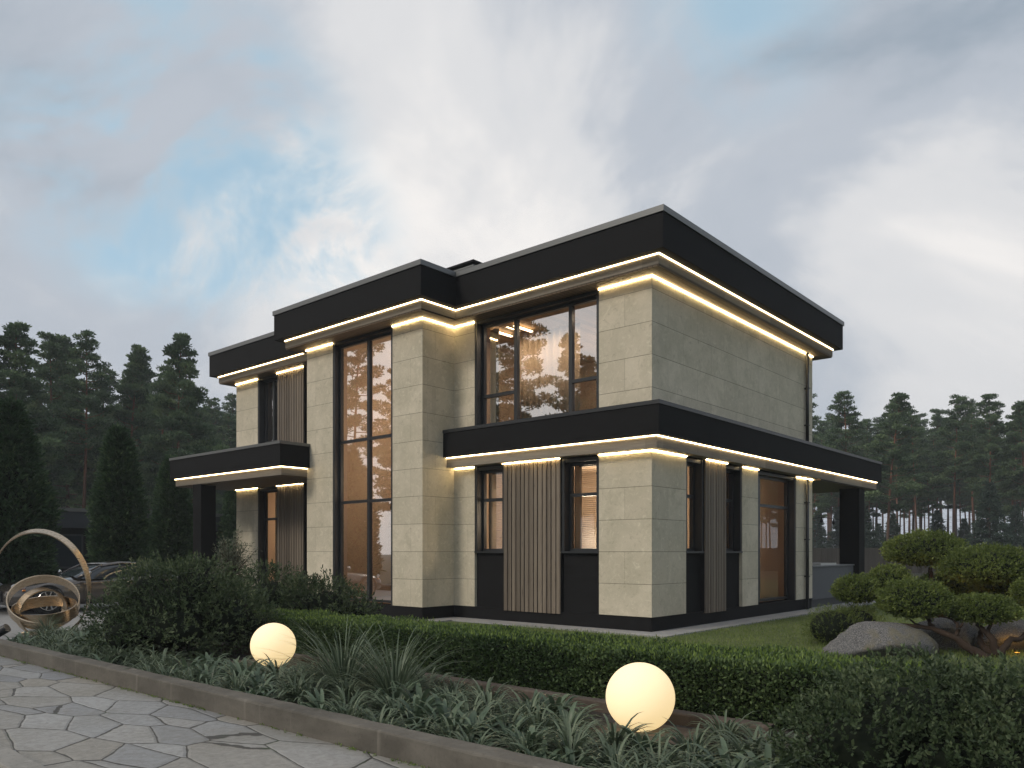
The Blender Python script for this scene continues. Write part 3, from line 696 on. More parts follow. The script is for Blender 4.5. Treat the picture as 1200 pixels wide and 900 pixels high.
# ------------------------------------------------------------------ car (faces -Y, its left side to the camera)
def make_car():
    root = empty('sports_car', (-15.05, -4.55, 0)); tag(root, 'dark bronze sports coupe parked on the driveway behind the ring sculpture', 'car')
    paint = mat('car_paint', (.105,.092,.082), .22, .6); paint.node_tree.nodes['Principled BSDF'].inputs['Coat Weight'].default_value = .8
    glassm = mat('car_glass', (.03,.04,.05), .06, 0, .8); chrome = mat('car_chrome', (.55,.55,.55), .2, 1); rubber = mat('tyre_rubber', (.02,.02,.02), .8)
    # stations: y (front -2.3), half width, sill z, shoulder z, centre top z
    S = [(-2.32,.50,.34,.55,.60),(-2.26,.70,.24,.60,.68),(-2.05,.86,.20,.66,.76),(-1.75,.92,.19,.73,.82),(-1.30,.945,.18,.80,.88),(-.85,.945,.18,.83,.93),(-.50,.92,.18,.85,.96),
         (0,.90,.18,.87,.97),(.6,.91,.18,.88,.97),(1.1,.94,.18,.90,.98),(1.5,.955,.19,.90,.99),(1.9,.92,.24,.88,.97),(2.2,.82,.32,.84,.92),(2.34,.66,.42,.74,.82)]
    V = []; k = 15
    for (y, w, zs, zh, zt) in S:
        half = [(0,zs),(w*.80,zs),(w*.95,zs+.05),(w*1.0,zs+(zh-zs)*.45),(w*.985,zs+(zh-zs)*.75),(w*.90,zh),(w*.62,zh+(zt-zh)*.65),(w*.30,zh+(zt-zh)*.95)]
        full = [(x, z) for x, z in half]+[(0, zt)]+[(-x, z) for x, z in half[:0:-1]]
        V += [(x, y, z) for x, z in full]
    k = len(full)
    F = [(i*k+j, (i+1)*k+j, (i+1)*k+(j+1)%k, i*k+(j+1)%k) for i in range(len(S)-1) for j in range(k)]+[tuple(range(k)), tuple((len(S)-1)*k+j for j in range(k-1,-1,-1))]
    o = MB().add(V, F).build('body', paint, root, smooth=True); o.modifiers.new('s','SUBSURF').levels = 2; o.modifiers['s'].render_levels = 2
    # greenhouse
    G = [(-.72,.62,.93,.94),(-.30,.70,.90,1.14),(.10,.66,.90,1.27),(.5,.62,.90,1.315),(.95,.60,.90,1.29),(1.4,.56,.92,1.19),(1.85,.50,.93,1.03),(2.1,.44,.90,.96)]
    def loft(G, inset, z_lo, name, m, lo=0.0):
        V = []
        for (y, w, zb, zt) in G:
            wb = w+.16; half = [(wb,zb-.05),(w+.09,zb+(zt-zb)*.45),(w,zt-.05*min(1,(zt-zb)*4)),(w*.75,zt-.012),(w*.35,zt)]
            full = half+[(-x,z) for x,z in half[::-1]]; V += [(x,y,z) for x,z in full]
        k = 10; F = [(i*k+j,(i+1)*k+j,(i+1)*k+j+1,i*k+j+1) for i in range(len(G)-1) for j in range(k-1)]
        return MB().add(V,F).build(name, m, root, smooth=True)
    g = loft(G,0,0,'window_glass',glassm); g.modifiers.new('s','SUBSURF').levels = 1; g.modifiers['s'].render_levels = 2
    # roof skin and pillars
    V = []; RG = [(-.02,.655,1.245),(.2,.645,1.29),(.5,.62,1.325),(.95,.60,1.30),(1.4,.55,1.20),(1.85,.49,1.04),(2.15,.43,.95)]
    for (y,w,z) in RG: V += [(w+.01,y,z-.055),(w*.75,y,z-.002),(w*.3,y,z+.012),(-w*.3,y,z+.012),(-w*.75,y,z-.002),(-w-.01,y,z-.055)]
    F = [(i*6+j,(i+1)*6+j,(i+1)*6+j+1,i*6+j+1) for i in range(len(RG)-1) for j in range(5)]
    r = MB().add(V,F).build('roof', paint, root, smooth=True); so = r.modifiers.new('so','SOLIDIFY'); so.thickness = .015
    for s in (1,-1):
        MB().tube([(s*.80,-.66,.90),(s*.76,-.3,1.10),(s*.665,0,1.245)], .026, 8).build('pillar', paint, root, smooth=True)
        MB().tube([(s*.75,.95,.92),(s*.70,.98,1.1),(s*.61,1.02,1.25)], .035, 8).build('pillar', paint, root, smooth=True)
        # wheels
        for y in (-1.42, 1.36):
            w = empty('wheel', (s*.83, y, .34)); w.parent = root
            MB().tube([(-.12,0,0),(-.11,0,0),(.11,0,0),(.12,0,0)], [.30,.345,.345,.31], 36).build('tyre', rubber, w, smooth=True)
            b = MB(); b.tube([(s*.121,0,0),(s*.135,0,0)], [.255,.245], 36)
            b.build('wheel_disc', mat('wheel_dark', (.03,.03,.03), .4, .5), w)
            b = MB()
            for q in range(10):
                a = 2*math.pi*q/10; b.add([(s*.14,math.cos(a-.05)*.05,math.sin(a-.05)*.05),(s*.14,math.cos(a+.35)*.05,math.sin(a+.35)*.05),(s*.15,math.cos(a+.11)*.235,math.sin(a+.11)*.235),(s*.15,math.cos(a-.03)*.235,math.sin(a-.03)*.235)],[(0,1,2,3)])
            ringp = [(s*.145, math.cos(2*math.pi*q/36)*.245, math.sin(2*math.pi*q/36)*.245) for q in range(37)]; b.tube(ringp, .014, 6, cap=False)
            b.build('rim', chrome, w)
            # solid black ring and disc, shade of the arch hollow put into colour
            arc = [(s*.925, y+.385*math.cos(a), .34+.385*math.sin(a)) for a in np.linspace(R(-12), R(192), 24)]
            MB().tube(arc, .022, 8).build('arch_shade_ring', mat('arch_shadow_gap', (.012,.012,.012), .6), root, smooth=True)
            MB().tube([(s*.60,y,.34),(s*.925,y,.34)], .375, 32).build('well_shade_disc', mat('well_shade_black', (.008,.008,.008), .9), root)
        # headlight
        V = []; n = 14
        for i in range(n): a = 2*math.pi*i/n; V.append((s*(.71+.11*math.cos(a)), -2.02+.17*math.cos(a)*.7-.02*math.sin(a), .700+.062*math.sin(a)))
        hl = MB().add(V+[(s*.74,-2.10,.72)], [(i,(i+1)%n,n) for i in range(n)]).build('headlight', mat('headlight_lens', (.45,.47,.5), .08, .2), root)
        so = hl.modifiers.new('so','SOLIDIFY'); so.thickness = .05; so.offset = 0
        MB().box(s*.86-.03,s*.86+.03,-1.98,-1.92,.60,.63).build('indicator', mat('amber_lens', (.8,.25,.02), .3), root)
        # side vent, mirror, door handle
        b = MB()
        for q in range(3): b.box(s*.905, s*.95, -.92+.02*q, -.66+.0*q, .60+.045*q, .622+.045*q)
        b.build('side_vent', chrome, root)
        MB().tube([(s*.86,-.48,.95),(s*.98,-.50,1.0)], .018, 6).build('mirror_arm', paint, root)
        m_ = MB().tube([(s*.90,-.50,1.02),(s*.96,-.50,1.03),(s*1.08,-.48,1.02),(s*1.12,-.47,1.01)], [.03,.068,.062,.03], 12).build('mirror', chrome, root, smooth=True)
        MB().box(s*.90,s*.945,.42,.60,.76,.785).build('door_handle', chrome, root, bevel=.008)
        seam = [(s*.935,-.52,.25),(s*.945,-.56,.55),(s*.915,-.50,.84)]; MB().tube(seam, .006, 5).build('door_seam', rubber, root)
        seam = [(s*.935,.75,.25),(s*.935,.78,.55),(s*.905,.74,.86)]; MB().tube(seam, .006, 5).build('door_seam', rubber, root)
    b = MB()
    for i in range(9): b.box(-.42,.42,-2.372+.003*abs(i-4),-2.33,.34+i*.028,.348+i*.028)
    for i in range(13): b.box(-.42+i*.07-.004,-.42+i*.07+.004,-2.376,-2.33,.34,.57)
    b.build('grille', chrome, root)
    MB().box(-.45,.45,-2.345,-2.20,.32,.59).build('grille_opening', mat('grille_black', (.01,.01,.01), .6), root, bevel=.01)
    MB().box(-.26,.26,-2.40,-2.375,.36,.46).build('number_plate', mat('blank_plate', (.6,.58,.52), .5), root)
    MB().tube([(.35,.05,.80),(.35,.02,.98)], .02, 6).build('steering_column', rubber, root)
    return root
make_car()

# ------------------------------------------------------------------ dark outbuilding, fence
ob = empty('outbuilding', (-30.5, 3.0, 0)); tag(ob, 'low black flat-roofed outbuilding behind the columnar trees on the left', 'outbuilding')
MB().box(-4,4,-6,4,-.02,2.55).build('wall', M['black'], ob); MB().box(-4.3,4.3,-6.3,4.3,2.55,3.2).build('roof_fascia', mat('slate_fascia', (.022,.027,.034), .6), ob); MB().box(-4.36,4.36,-6.36,4.36,3.2,3.34).build('coping', M['coping'], ob)
for y0 in (-5.2,-2.6,0.0):
    f = MB().box(3.99,4.06,y0,y0+1.7,.9,2.3).build('window', M['blackmetal'], ob)
    MB().add([(4.065,y0+.08,.98),(4.065,y0+1.62,.98),(4.065,y0+1.62,2.22),(4.065,y0+.08,2.22)],[(0,1,2,3)]).build('pane', mat('dark_pane', (.02,.025,.03), .1), f)
def fence(p0, p1, label, h=1.85):
    p0 = Vector((*p0,0)); p1 = Vector((*p1,0)); L = (p1-p0).length; root = empty('fence', p0, math.atan2((p1-p0).y,(p1-p0).x)); tag(root, label, 'fence')
    b = MB(); x = 0; i = 0
    while x < L: b.box(x+.004, x+.146, -.012, .012, .06, h-.012*(i*7 % 3)); x += .15; i += 1
    mm = m_wood('fence_boards', (.020,.019,.018), (.034,.031,.028), .15); b.build('fence_boards', mm, root)
    b = MB(); b.box(0,L,.012,.05,.4,.47); b.box(0,L,.012,.05,h-.4,h-.33)
    b.build('rails', mm, root)
    for q in range(int(L/5)+1): MB().box(q*5-.04,q*5+.04,.05,.13,-.05,h).build('post', M['blackmetal'], root)
fence((-30,46),(40,46),'long dark board fence at the edge of the forest behind the villa')
fence((-42,-14),(-42,40),'dark board fence behind the outbuilding on the left')

# ------------------------------------------------------------------ vegetation generators
def lump_core(fn, name, parent, m, n=24, k=14):
    V = []; F = []
    for i in range(k+1):
        th = math.pi*i/k
        for j in range(n): 
            d = np.array([math.sin(th)*math.cos(2*math.pi*j/n), math.sin(th)*math.sin(2*math.pi*j/n), math.cos(th)]); V.append(fn(d))
    for i in range(k):
        for j in range(n): F.append((i*n+j,(i+1)*n+j,(i+1)*n+(j+1)%n,i*n+(j+1)%n))
    return MB().add(V,F).build(name, m, parent, smooth=True)
def vnoise(P, seed=0, f=1.0):
    r = np.random.default_rng(seed); s = np.zeros(len(P))
    for i in range(7):
        w = r.normal(size=3)*f*(1+.5*i); s += np.sin(P@w+r.random()*6.28)/(1+.45*i)
    return s/3.2
def rdir(n):
    v = rng.normal(size=(n,3)); return unit(v)

def sprigs(P, D, k, ls, r, spread=.9):
    """every anchor grows a short twig of k leaves"""
    n = len(P); P2 = np.repeat(P, k, 0); D2 = np.repeat(unit(D), k, 0); t_ = np.tile((np.arange(k)+.5)/k, n)[:,None]
    P2 = P2+D2*t_*ls*np.repeat(.6+.8*r.random(n), k)[:,None]; side = unit(np.cross(D2, r.normal(size=(n*k,3))))
    DD = unit(D2*(.45+.6*t_)+side*spread*(1.1-.7*t_)); rr = np.clip(np.repeat(r.random(n), k)*.45+r.random(n*k)*.4+t_[:,0]*.15, 0, 1)  # random leaf tone, its spread also carries highlights and deep shade as colour
    return P2, DD, rr
def make_pine(H, seed, crown0=.5, spread=2.6, dens=1.0, conic=.0):
    r = np.random.default_rng(seed); root = empty('pine_tree')
    ks = np.linspace(0, 1, 12); bend = r.normal(size=2)*.25
    cx = bend[0]*ks**2*1.6+.1*np.sin(ks*5+r.random()*6); cy_ = bend[1]*ks**2*1.6+.1*np.cos(ks*4+r.random()*6)
    tp = [(cx[i]-cx[0], cy_[i]-cy_[0], H*ks[i]) for i in range(12)]
    rad = [.17*(1-.82*k)+(.06 if i == 0 else 0) for i, k in enumerate(ks)]
    tb = MB(); tb.tube(tp, rad, 9)
    def tpos(f): 
        q = f*11; i = min(10, int(q)); a = np.array(tp[i]); b = np.array(tp[i+1]); return a+(b-a)*(q-i)
    P = []; D = []; Rn = []
    nb = int(32*dens)
    for b in range(nb):
        f = crown0+(1-crown0)*(b/nb)**.9
        g = (f-crown0)/(1-crown0)
        L = spread*((1-g)**.55*(.55+.45*min(1, g*4+.3))*(1-conic)+conic*(1-g)*1.15)*(.65+.5*r.random())+.18
        az = b*2.4+r.normal()*.5; up = .12+.5*g+r.normal()*.12
        o0 = tpos(min(f,.985)); d = np.array([math.cos(az), math.sin(az), up]); d /= np.linalg.norm(d)
        tip = o0+d*L+np.array([0,0,.12*L])
        mid = o0+d*L*.5-np.array([0,0,.06*L])
        tb.tube([o0, mid, tip], [.045*(1-g*.6),.03,.012], 5, cap=False)
        nc = 2+int(L*1.5)
        for c in range(nc):
            q = .45+.60*(c+r.random())/nc
            p = o0+(tip-o0)*q+r.normal(size=3)*np.array([.34,.34,.12])*L*.35
            s = (.34+.32*r.random())*(1.0+.15*spread/2.5)*(1-.38*g)
            m = int(70*dens*(s/.5)**2)+24
            u = unit(r.normal(size=(m,3)))*(r.random((m,1))**.4); pts = p+u*np.array([s*1.15,s*1.15,s*.42])
            P.append(pts); D.append(unit(u*np.array([1,1,.5])+np.array([0,0,.45])+r.normal(size=(m,3))*.35)); Rn.append(np.clip(.40+.35*(r.random(m)-.3)+.22*r.normal(),0,1))
    for b in range(10):
        f = crown0*(.45+.55*r.random()); az = r.random()*6.28; o0 = tpos(f); L = .4+r.random()*.9
        tb.tube([o0, o0+np.array([math.cos(az)*L, math.sin(az)*L, .05*L])], [.02,.006], 4, cap=False)
    tb.build('trunk', M['pinebark'], root, smooth=True)
    P = np.concatenate(P); D = np.concatenate(D); Rn = np.concatenate(Rn)
    o = leaf_obj('crown', P, D, .20+.10*rng.random(len(P)), .12, M['needle'], root, Rn)
    return root
PINES = [make_pine(20,1,.42,2.6,1.2,.2), make_pine(21,2,.48,2.4,1.1,.1), make_pine(19,3,.36,2.9,1.3,.25), make_pine(20.5,4,.50,2.6,1.1,.15), make_pine(18,5,.28,3.1,1.6,.6), make_pine(21,6,.44,2.3,1.1,.3), make_pine(19.5,8,.25,2.9,1.7,.7)]
used = set()
def put_pine(px, d, top, label, group, kind=None, vi=None, xy=None):
    """top: picture height the crown reaches, setting the tree's true height at its distance"""
    i = vi if vi is not None else int(rng.integers(0, 7))
    p = PINES[i]; o = p if i not in used else copy_tree(p); used.add(i)
    x, y = xy or at(px, d); Hbase = [20,21,19,20.5,18,21,19.5][i]; h = EYE+(646-top)*d/924
    s = h/Hbase; o.location = (x, y, -.05); o.rotation_euler = (0,0,float(rng.random()*6.28)); o.scale = (s*float(rng.uniform(.92,1.12)),)*2+(s,)
    tag(o, label, 'pine tree', group); return o
ORD = [o for o in ['first','second','third','fourth','fifth','sixth','seventh','eighth','ninth','tenth','eleventh','twelfth','thirteenth','fourteenth','fifteenth','sixteenth','seventeenth','eighteenth','nineteenth','twentieth','twenty-first','twenty-second','twenty-third','twenty-fourth']]
TN = ['twenty','thirty','forty']; UN = ORD[:9]
ORD += ['twenty-'+u for u in UN[4:]]+['thirtieth']+['thirty-'+u for u in UN]+['fortieth']+['forty-'+u for u in UN]
# left of the villa: (px, distance, top px, variant)
LF = [(-40,46,360,4),(-14,52,385,6),(12,47,380,4),(36,62,470,2),(58,56,392,0),(80,60,396,4),(96,54,388,1),(122,70,430,3),(148,58,405,6),(166,62,418,4),(184,66,430,2),(205,52,392,4),(228,64,452,4),(240,74,478,0),(252,84,468,3),(270,90,462,1),(288,80,475,6)]
for i, (px, d, top, v) in enumerate(LF):
    put_pine(px, d, top, 'tall pine left of the villa, %s from left in the front row' % ORD[i], 'pines left of the villa', vi=v)
for i in range(84):
    px = -75+i*4.7+rng.normal()*4; d = 74+rng.random()*40
    put_pine(px, d, 470+rng.random()*45, 'slim pine standing deep in the shaded forest left of the villa', 'pines deep in the forest on the left')
RF = [(952,86,448,5),(990,70,460,3),(1040,64,462,2),(1052,82,470,1),(1074,72,478,5),(1098,90,480,0),(1120,70,464,3),(1142,80,470,1),(1160,68,462,0),(1186,74,474,5),(1206,66,470,2),(1240,70,462,3),(1275,66,470,0)]
for i, (px, d, top, v) in enumerate(RF):
    put_pine(px, d, top, 'tall pine right of the villa, %s from left in the front row' % ORD[i], 'pines right of the villa', vi=v)
for i in range(100):
    px = 925+i*3.8+rng.normal()*4; d = 84+rng.random()*60
    o = put_pine(px, d, 484+rng.random()*55, 'slim pine standing deep in the pale forest right of the villa', 'pines deep in the forest on the right', vi=int(rng.choice([0,1,3,5])))
for i in range(16):
    put_pine(1310+i*48+rng.normal()*10, 46+rng.random()*38, 455+rng.random()*40, 'pine beyond the right edge of the picture, mirrored in the side windows', 'pines beyond the right edge', vi=int(rng.choice([0,2,3,5])))
# across the path, seen mirrored in the windows
MF = [(-15,-27,19),(-20,-19,20),(-24,-30,21),(-29,-17,19),(-33,-24,21),(-38,-16,20),(-44,-22,21),(-28,-38,22),(-10,-30,18),(-52,-17,20),(-40,-33,22),(-18,-38,20)]
for i, (x, y, h) in enumerate(MF):
    o = put_pine(0, 1, 0, 'pine across the path whose crown is mirrored in the villa windows', 'pines across the path', xy=(x,y), vi=(2,0,6,5,4)[i % 5]); s = h*.80/20; o.scale = (s,s,s)

# young spruces near the fence on the right
def make_spruce(H, seed):
    r = np.random.default_rng(seed); root = empty('spruce_tree'); P = []; D = []; Rn = []
    tb = MB(); tb.tube([(0,0,0),(0,0,H*.98)], [.09,.01], 7)
    nl = int(H*5)
    for i in range(nl):
        g = i/nl; z = .25+(H-.3)*g; L = (H*.27)*(1-g)**.85+.08; nb = 9
        for k in range(nb):
            az = r.random()*6.28; l = L*(.75+.4*r.random()); m = int(16+l*42)
            q = r.random(m)**.6; pts = np.stack([np.cos(az)*l*q, np.sin(az)*l*q, z-.28*l*q+.16*l*q*q], 1)+r.normal(size=(m,3))*np.array([.09,.09,.05])*(.5+l*.6)
            P.append(pts); dd = np.array([math.cos(az), math.sin(az), -.25]); D.append(unit(dd+r.normal(size=(m,3))*.6)); Rn.append(np.clip(q*.5+.4*r.random(m),0,1))
    tb.build('trunk', M['pinebark'], root); P = np.concatenate(P); leaf_obj('crown', P, np.concatenate(D), .16+.08*rng.random(len(P)), .07, M['spruce'], root, np.concatenate(Rn)); return root
SP = make_spruce(7, 3)
SPL = [(940,70,612),(958,84,598),(984,88,592),(1004,90,604),(1012,66,588),(1046,72,600),(1098,70,596),(1160,56,562),(1190,62,590),(1215,60,580),(1130,76,606),(1030,80,612),(1248,58,575)]
for i, (px, d, top) in enumerate(sorted(SPL)):
    o = SP if i == 0 else copy_tree(SP); x, y = at(px, d); h = EYE+(646-top)*d/924; s = h/7
    o.location = (x,y,-.03); o.scale = (s,s,s); o.rotation_euler = (0,0,i*1.7); tag(o, 'young spruce behind the fence, %s from the left among the pine trunks' % ORD[i], 'spruce tree', 'young spruces by the fence')

# columnar evergreens on the left
def make_thuja(H, Rd, seed, n=42000):
    r = np.random.default_rng(seed); root = empty('columnar_evergreen'); n = n//7
    z = r.random(n)**.9; az = r.random(n)*6.283
    prof = np.minimum(1, ((1-z)*1.9)**.8)*(.78+.22*np.minimum(1, z*6))
    dirs = np.stack([np.cos(az), np.sin(az), z*H*.9], 1)
    bumpy = 1+.17*vnoise(dirs, seed, 2.6)+.24*vnoise(dirs, seed+1, 6.5)
    rr = Rd*prof*bumpy*(1-.30*r.random(n)**1.6)
    P = np.stack([rr*np.cos(az), rr*np.sin(az), .08+z*(H-.15)], 1)
    D = unit(np.stack([np.cos(az), np.sin(az), .7+0*az], 1)+r.normal(size=(n,3))*.6)
    P, D, rn = sprigs(P, D, 7, .22, r, .6); n = len(P)
    leaf_obj('foliage', P, D, .11+.08*rng.random(n), .055, M['thuja'], root, rn)
    def cf(d): zz = (d[2]+1)/2; p = min(1, ((1-zz)*1.9)**.8)*(.78+.22*min(1, zz*6)); return (d[0]/max(.2,math.hypot(d[0],d[1]))*Rd*p*.62, d[1]/max(.2,math.hypot(d[0],d[1]))*Rd*p*.62, .1+zz*(H-.4))
    lump_core(cf, 'shade_core', root, M['core'])
    MB().tube([(0,0,-.05),(0,0,H*.6)], [.08,.04], 8).build('stem', M['bark'], root)
    return root
TH = [(12,22,475,.92,'largest and leftmost of the dark columnar evergreens, at the left edge'),(139,26,505,.68,'middle columnar evergreen with a pointed top above the black outbuilding'),(202,30,540,.60,'columnar evergreen standing just left of the porch canopy column'),(279,37,560,.70,'slim columnar evergreen glimpsed between the porch column and the villa'),(-70,21,470,1.0,'columnar evergreen just outside the left edge of the picture')]
for i, (px, d, top, w, lab) in enumerate(TH):
    x, y = at(px, d); o = make_thuja(EYE+(646-top)*d/924, w, 20+i); o.location = (x,y,0); tag(o, lab, 'evergreen tree', 'columnar evergreens')

# broad shrubs made of leafy lobes
def make_shrub(name, lobes, n, L, W, m, seed, up=.35, stems=True, corek=.60, corem=None, young=0):
    """lobes: (x, y, z, rx, ry, rz)"""
    K_ = 9; n = n//K_
    r = np.random.default_rng(seed); root = empty(name); lob = np.array(lobes); vol = (lob[:,3]*lob[:,4]+lob[:,3]*lob[:,5]); vol = vol/vol.sum()
    pick = r.choice(len(lob), n, p=vol); u = unit(r.normal(size=(n,3))); q = lob[pick]
    rad = 1-.46*r.random(n)**1.6; nz = 1+.13*vnoise(u*2+q[:,:3], seed, 2.2)+.07*vnoise(u*3+q[:,:3], seed+3, 6)
    P = q[:,:3]+u*q[:,3:]*(rad*nz)[:,None]
    keep = P[:,2] > .03
    # drop what is deep inside other lobes
    for lb in lob:
        dd = (((P-lb[:3])/lb[3:])**2).sum(1); keep &= ~(dd < .40)
    P = P[keep]; u = u[keep]; k = len(P)
    D = unit(u+np.array([0,0,up+.25])+r.normal(size=(k,3))*.38)
    P, D, rn = sprigs(P, D, K_, L*2.6, r); k = len(P); rn = np.clip(rn+.22*vnoise(P, seed+5, 5), 0, 1)
    leaf_obj('foliage', P, D, L*(.7+.6*rng.random(k)), W, m, root, rn)
    if corek:
        for lb in lob: lump_core(lambda d, lb=lb: tuple(lb[:3]+d*lb[3:]*corek), 'shade_core', root, corem or M['core'], 14, 8)
    if stems:
        b = MB()
        for i in range(7):
            lb = lob[i % len(lob)]; a = r.normal(size=2)*.12; b.tube([(a[0],a[1],-.02),(lb[0]*.5+a[0],lb[1]*.5+a[1],lb[2]*.6),tuple(lb[:3])], [.022,.016,.01], 6)
        b.build('stems', M['bark'], root)
    return root
def place(o, xy, rz=0, label=None, cat=None, group=None):
    o.location = (xy[0], xy[1], .0); o.rotation_euler = (0,0,rz); tag(o, label, cat, group); return o
cr = math.atan2(RT[1], RT[0])   # local x runs to the right of the view
o = make_shrub('broad_shrub', [(0,0,.72,.85,.8,.72),(-.75,.1,.5,.58,.6,.52),(.8,.05,.55,.62,.6,.56),(.25,.1,.98,.62,.6,.50),(-.35,0,.93,.55,.5,.48),(.2,-.45,.45,.7,.5,.45),(-.55,-.35,.35,.5,.5,.36),(1.15,.2,.4,.4,.4,.42)], 34000, .052, .024, M['shrub'], 41)
place(o, at(205,12.0), cr, 'large dark bushy shrub at the left between sculpture and left globe lamp', 'shrub')
o = make_shrub('broad_shrub', [(0,0,.62,.75,.7,.66),(-.55,0,.5,.5,.5,.5),(.6,0,.5,.5,.5,.5)], 15000, .06, .027, M['shrub'], 42); place(o, at(318,15.6), cr, 'dark rounded shrub behind the hedge left of the tall tower window', 'shrub')
o = make_shrub('broad_shrub', [(0,0,.5,.65,.6,.56),(.5,0,.38,.45,.45,.40),(-.4,0,.5,.45,.45,.5)], 12000, .06, .027, M['shrub'], 43); place(o, at(383,15.2), cr, 'lower dark shrub in front of the foot of the tall tower window', 'shrub')
o = make_shrub('broad_shrub', [(0,0,.40,.62,.6,.46),(-.45,-.2,.30,.5,.5,.34),(.40,.1,.36,.55,.5,.42),(.05,-.45,.25,.5,.4,.3)], 30000, .036, .019, M['shrub'], 44); place(o, at(1068,5.35), cr, 'dark small-leaved shrub in the bottom right corner, left one of the two', 'shrub')
o = make_shrub('broad_shrub', [(0,0,.40,.60,.6,.47),(.5,-.1,.38,.55,.5,.42),(-.3,-.4,.25,.45,.4,.3)], 28000, .036, .019, M['shrub'], 45); place(o, at(1215,5.0), cr, 'dark small-leaved shrub cut by the right edge in the bottom right corner', 'shrub')
o = make_shrub('broad_shrub', [(0,0,.5,.7,.7,.55),(-.6,0,.4,.5,.5,.42)], 9000, .06, .027, M['shrub'], 46); place(o, at(262,14.0), cr, 'dark shrub half hidden behind the large shrub, below the olive tree', 'shrub')

# clipped hedge
def make_hedge():
    root = empty('clipped_hedge', (3.2,-6.1,0)); x0,x1,y0,y1,h = -7.4,8.5,-.50,.50,.575; tag(root, 'long low clipped green hedge running in front of the villa', 'hedge')
    def face(n, kind):
        a = rng.random(n)
        x = x0+(x1-x0)*rng.random(n)
        if kind == 'front': P = np.stack([x, y0+0*x, .02+rng.random(n)*(h-.02)],1); N = np.array([0,-1,0.])
        elif kind == 'back': P = np.stack([x, y1+0*x, .02+rng.random(n)*(h-.02)],1); N = np.array([0,1,0.])
        else: P = np.stack([x, y0+(y1-y0)*rng.random(n), h+0*x],1); N = np.array([0,0,1.])
        b = .045*vnoise(P, 3, 1.6)+.025*vnoise(P, 5, 6)-.10*rng.random(n)**1.5; P = P+N*b[:,None]
        if kind == 'front': P[:,1] += .05*sstep((P[:,2]-h+.12)/.12)
        return P, N
    Pf, Nf = face(52000, 'front'); Pb, Nb = face(9000, 'back'); Pt, Nt = face(34000, 'top')
    P = np.concatenate([Pf,Pb,Pt]); N = np.concatenate([np.tile(Nf,(len(Pf),1)),np.tile(Nb,(len(Pb),1)),np.tile(Nt,(len(Pt),1))])
    D = unit(N+np.array([0,0,.35])+rng.normal(size=P.shape)*.6); rn = np.clip(.40+.25*vnoise(P,9,4)+.75*(rng.random(len(P))-.45),0,1)
    leaf_obj('foliage', P, D, .034+.020*rng.random(len(P)), .025, M['hedge'], root, rn)
    Pt2, _ = face(22000, 'top'); Pt2[:,2] += .01; D = unit(np.array([0,0,1.1])+rng.normal(size=Pt2.shape)*.45)
    leaf_obj('young_shoots', Pt2, D, .035+.03*rng.random(len(Pt2)), .014, M['hedgetop'], root)
    MB().box(x0+.05,x1-.05,y0+.12,y1-.12,0,h-.11).build('shade_core', M['core'], root)
make_hedge()

# olive tree
def make_olive():
    root = empty('olive_tree'); r = np.random.default_rng(5); b = MB(); b.tube([(0,0,0),(.03,.02,.6),(-.02,0,1.05)], [.045,.035,.03], 8); P = []; D = []
    for i in range(70):
        d = unit(r.normal(size=3)+np.array([0,0,.5])); l = .35+.45*r.random(); o0 = np.array([-.02,0,1.0+.25*r.random()]); tip = o0+d*l*np.array([.85,.85,1.15]); b.tube([o0,(o0+tip)/2+r.normal(size=3)*.03,tip],[.012,.008,.003],4,cap=False)
        for q in range(60): t_ = .25+.8*r.random(); P.append(o0+(tip-o0)*t_+r.normal(size=3)*.05); D.append(d+r.normal(size=3)*.7)
    b.build('trunk', M['bark'], root, smooth=True); P = np.array(P); leaf_obj('foliage', P, np.array(D), .055+.03*rng.random(len(P)), .016, M['olive'], root); return root
place(make_olive(), at(273,17.2), 0, 'small grey-green olive tree in front of the left stone pier', 'olive tree')

# ------------------------------------------------------------------ planting bed: clumps of strap leaves
def clump(name, n, Lr, Wd, lean, droop, seed, m, base=.05, seg=6):
    r = np.random.default_rng(seed); V = []; F = []; rn = []
    for i in range(n):
        az = r.random()*6.283; L = Lr[0]+(Lr[1]-Lr[0])*r.random(); th = (lean[0]+(lean[1]-lean[0])*r.random()**.8); w = Wd*(.75+.5*r.random())
        p = np.array([math.cos(az),math.sin(az),0])*base*r.random()**.5; s = np.array([-math.sin(az),math.cos(az),0]); c = r.random(); b0 = len(V); dr = droop*(.7+.6*r.random()); tw = r.normal()*.12
        for k in range(seg+1):
            t_ = k/seg; ww = w*(math.sin(math.pi*min(1, t_*.86+.14))**.7)*.5+.001
            nrm = np.array([-math.cos(az)*math.cos(th), -math.sin(az)*math.cos(th), math.sin(th)])
            V.append(p-s*ww+nrm*ww*.35); V.append(p.copy()); V.append(p+s*ww+nrm*ww*.35); rn += [c]*3
            p = p+np.array([math.cos(az+tw)*math.sin(th), math.sin(az+tw)*math.sin(th), math.cos(th)])*L/seg; th += dr/seg*(.4+1.3*t_); s = np.array([-math.sin(az+tw),math.cos(az+tw),0])
        for k in range(seg):
            for j in range(2): F.append((b0+3*k+j, b0+3*k+j+1, b0+3*k+4+j, b0+3*k+3+j))
    V = np.array(V); V[:,2] = np.maximum(V[:,2], .004+.012*np.array(rn))
    return npmesh(name, V, np.array(F), m, None, np.array(rn), smooth=True)
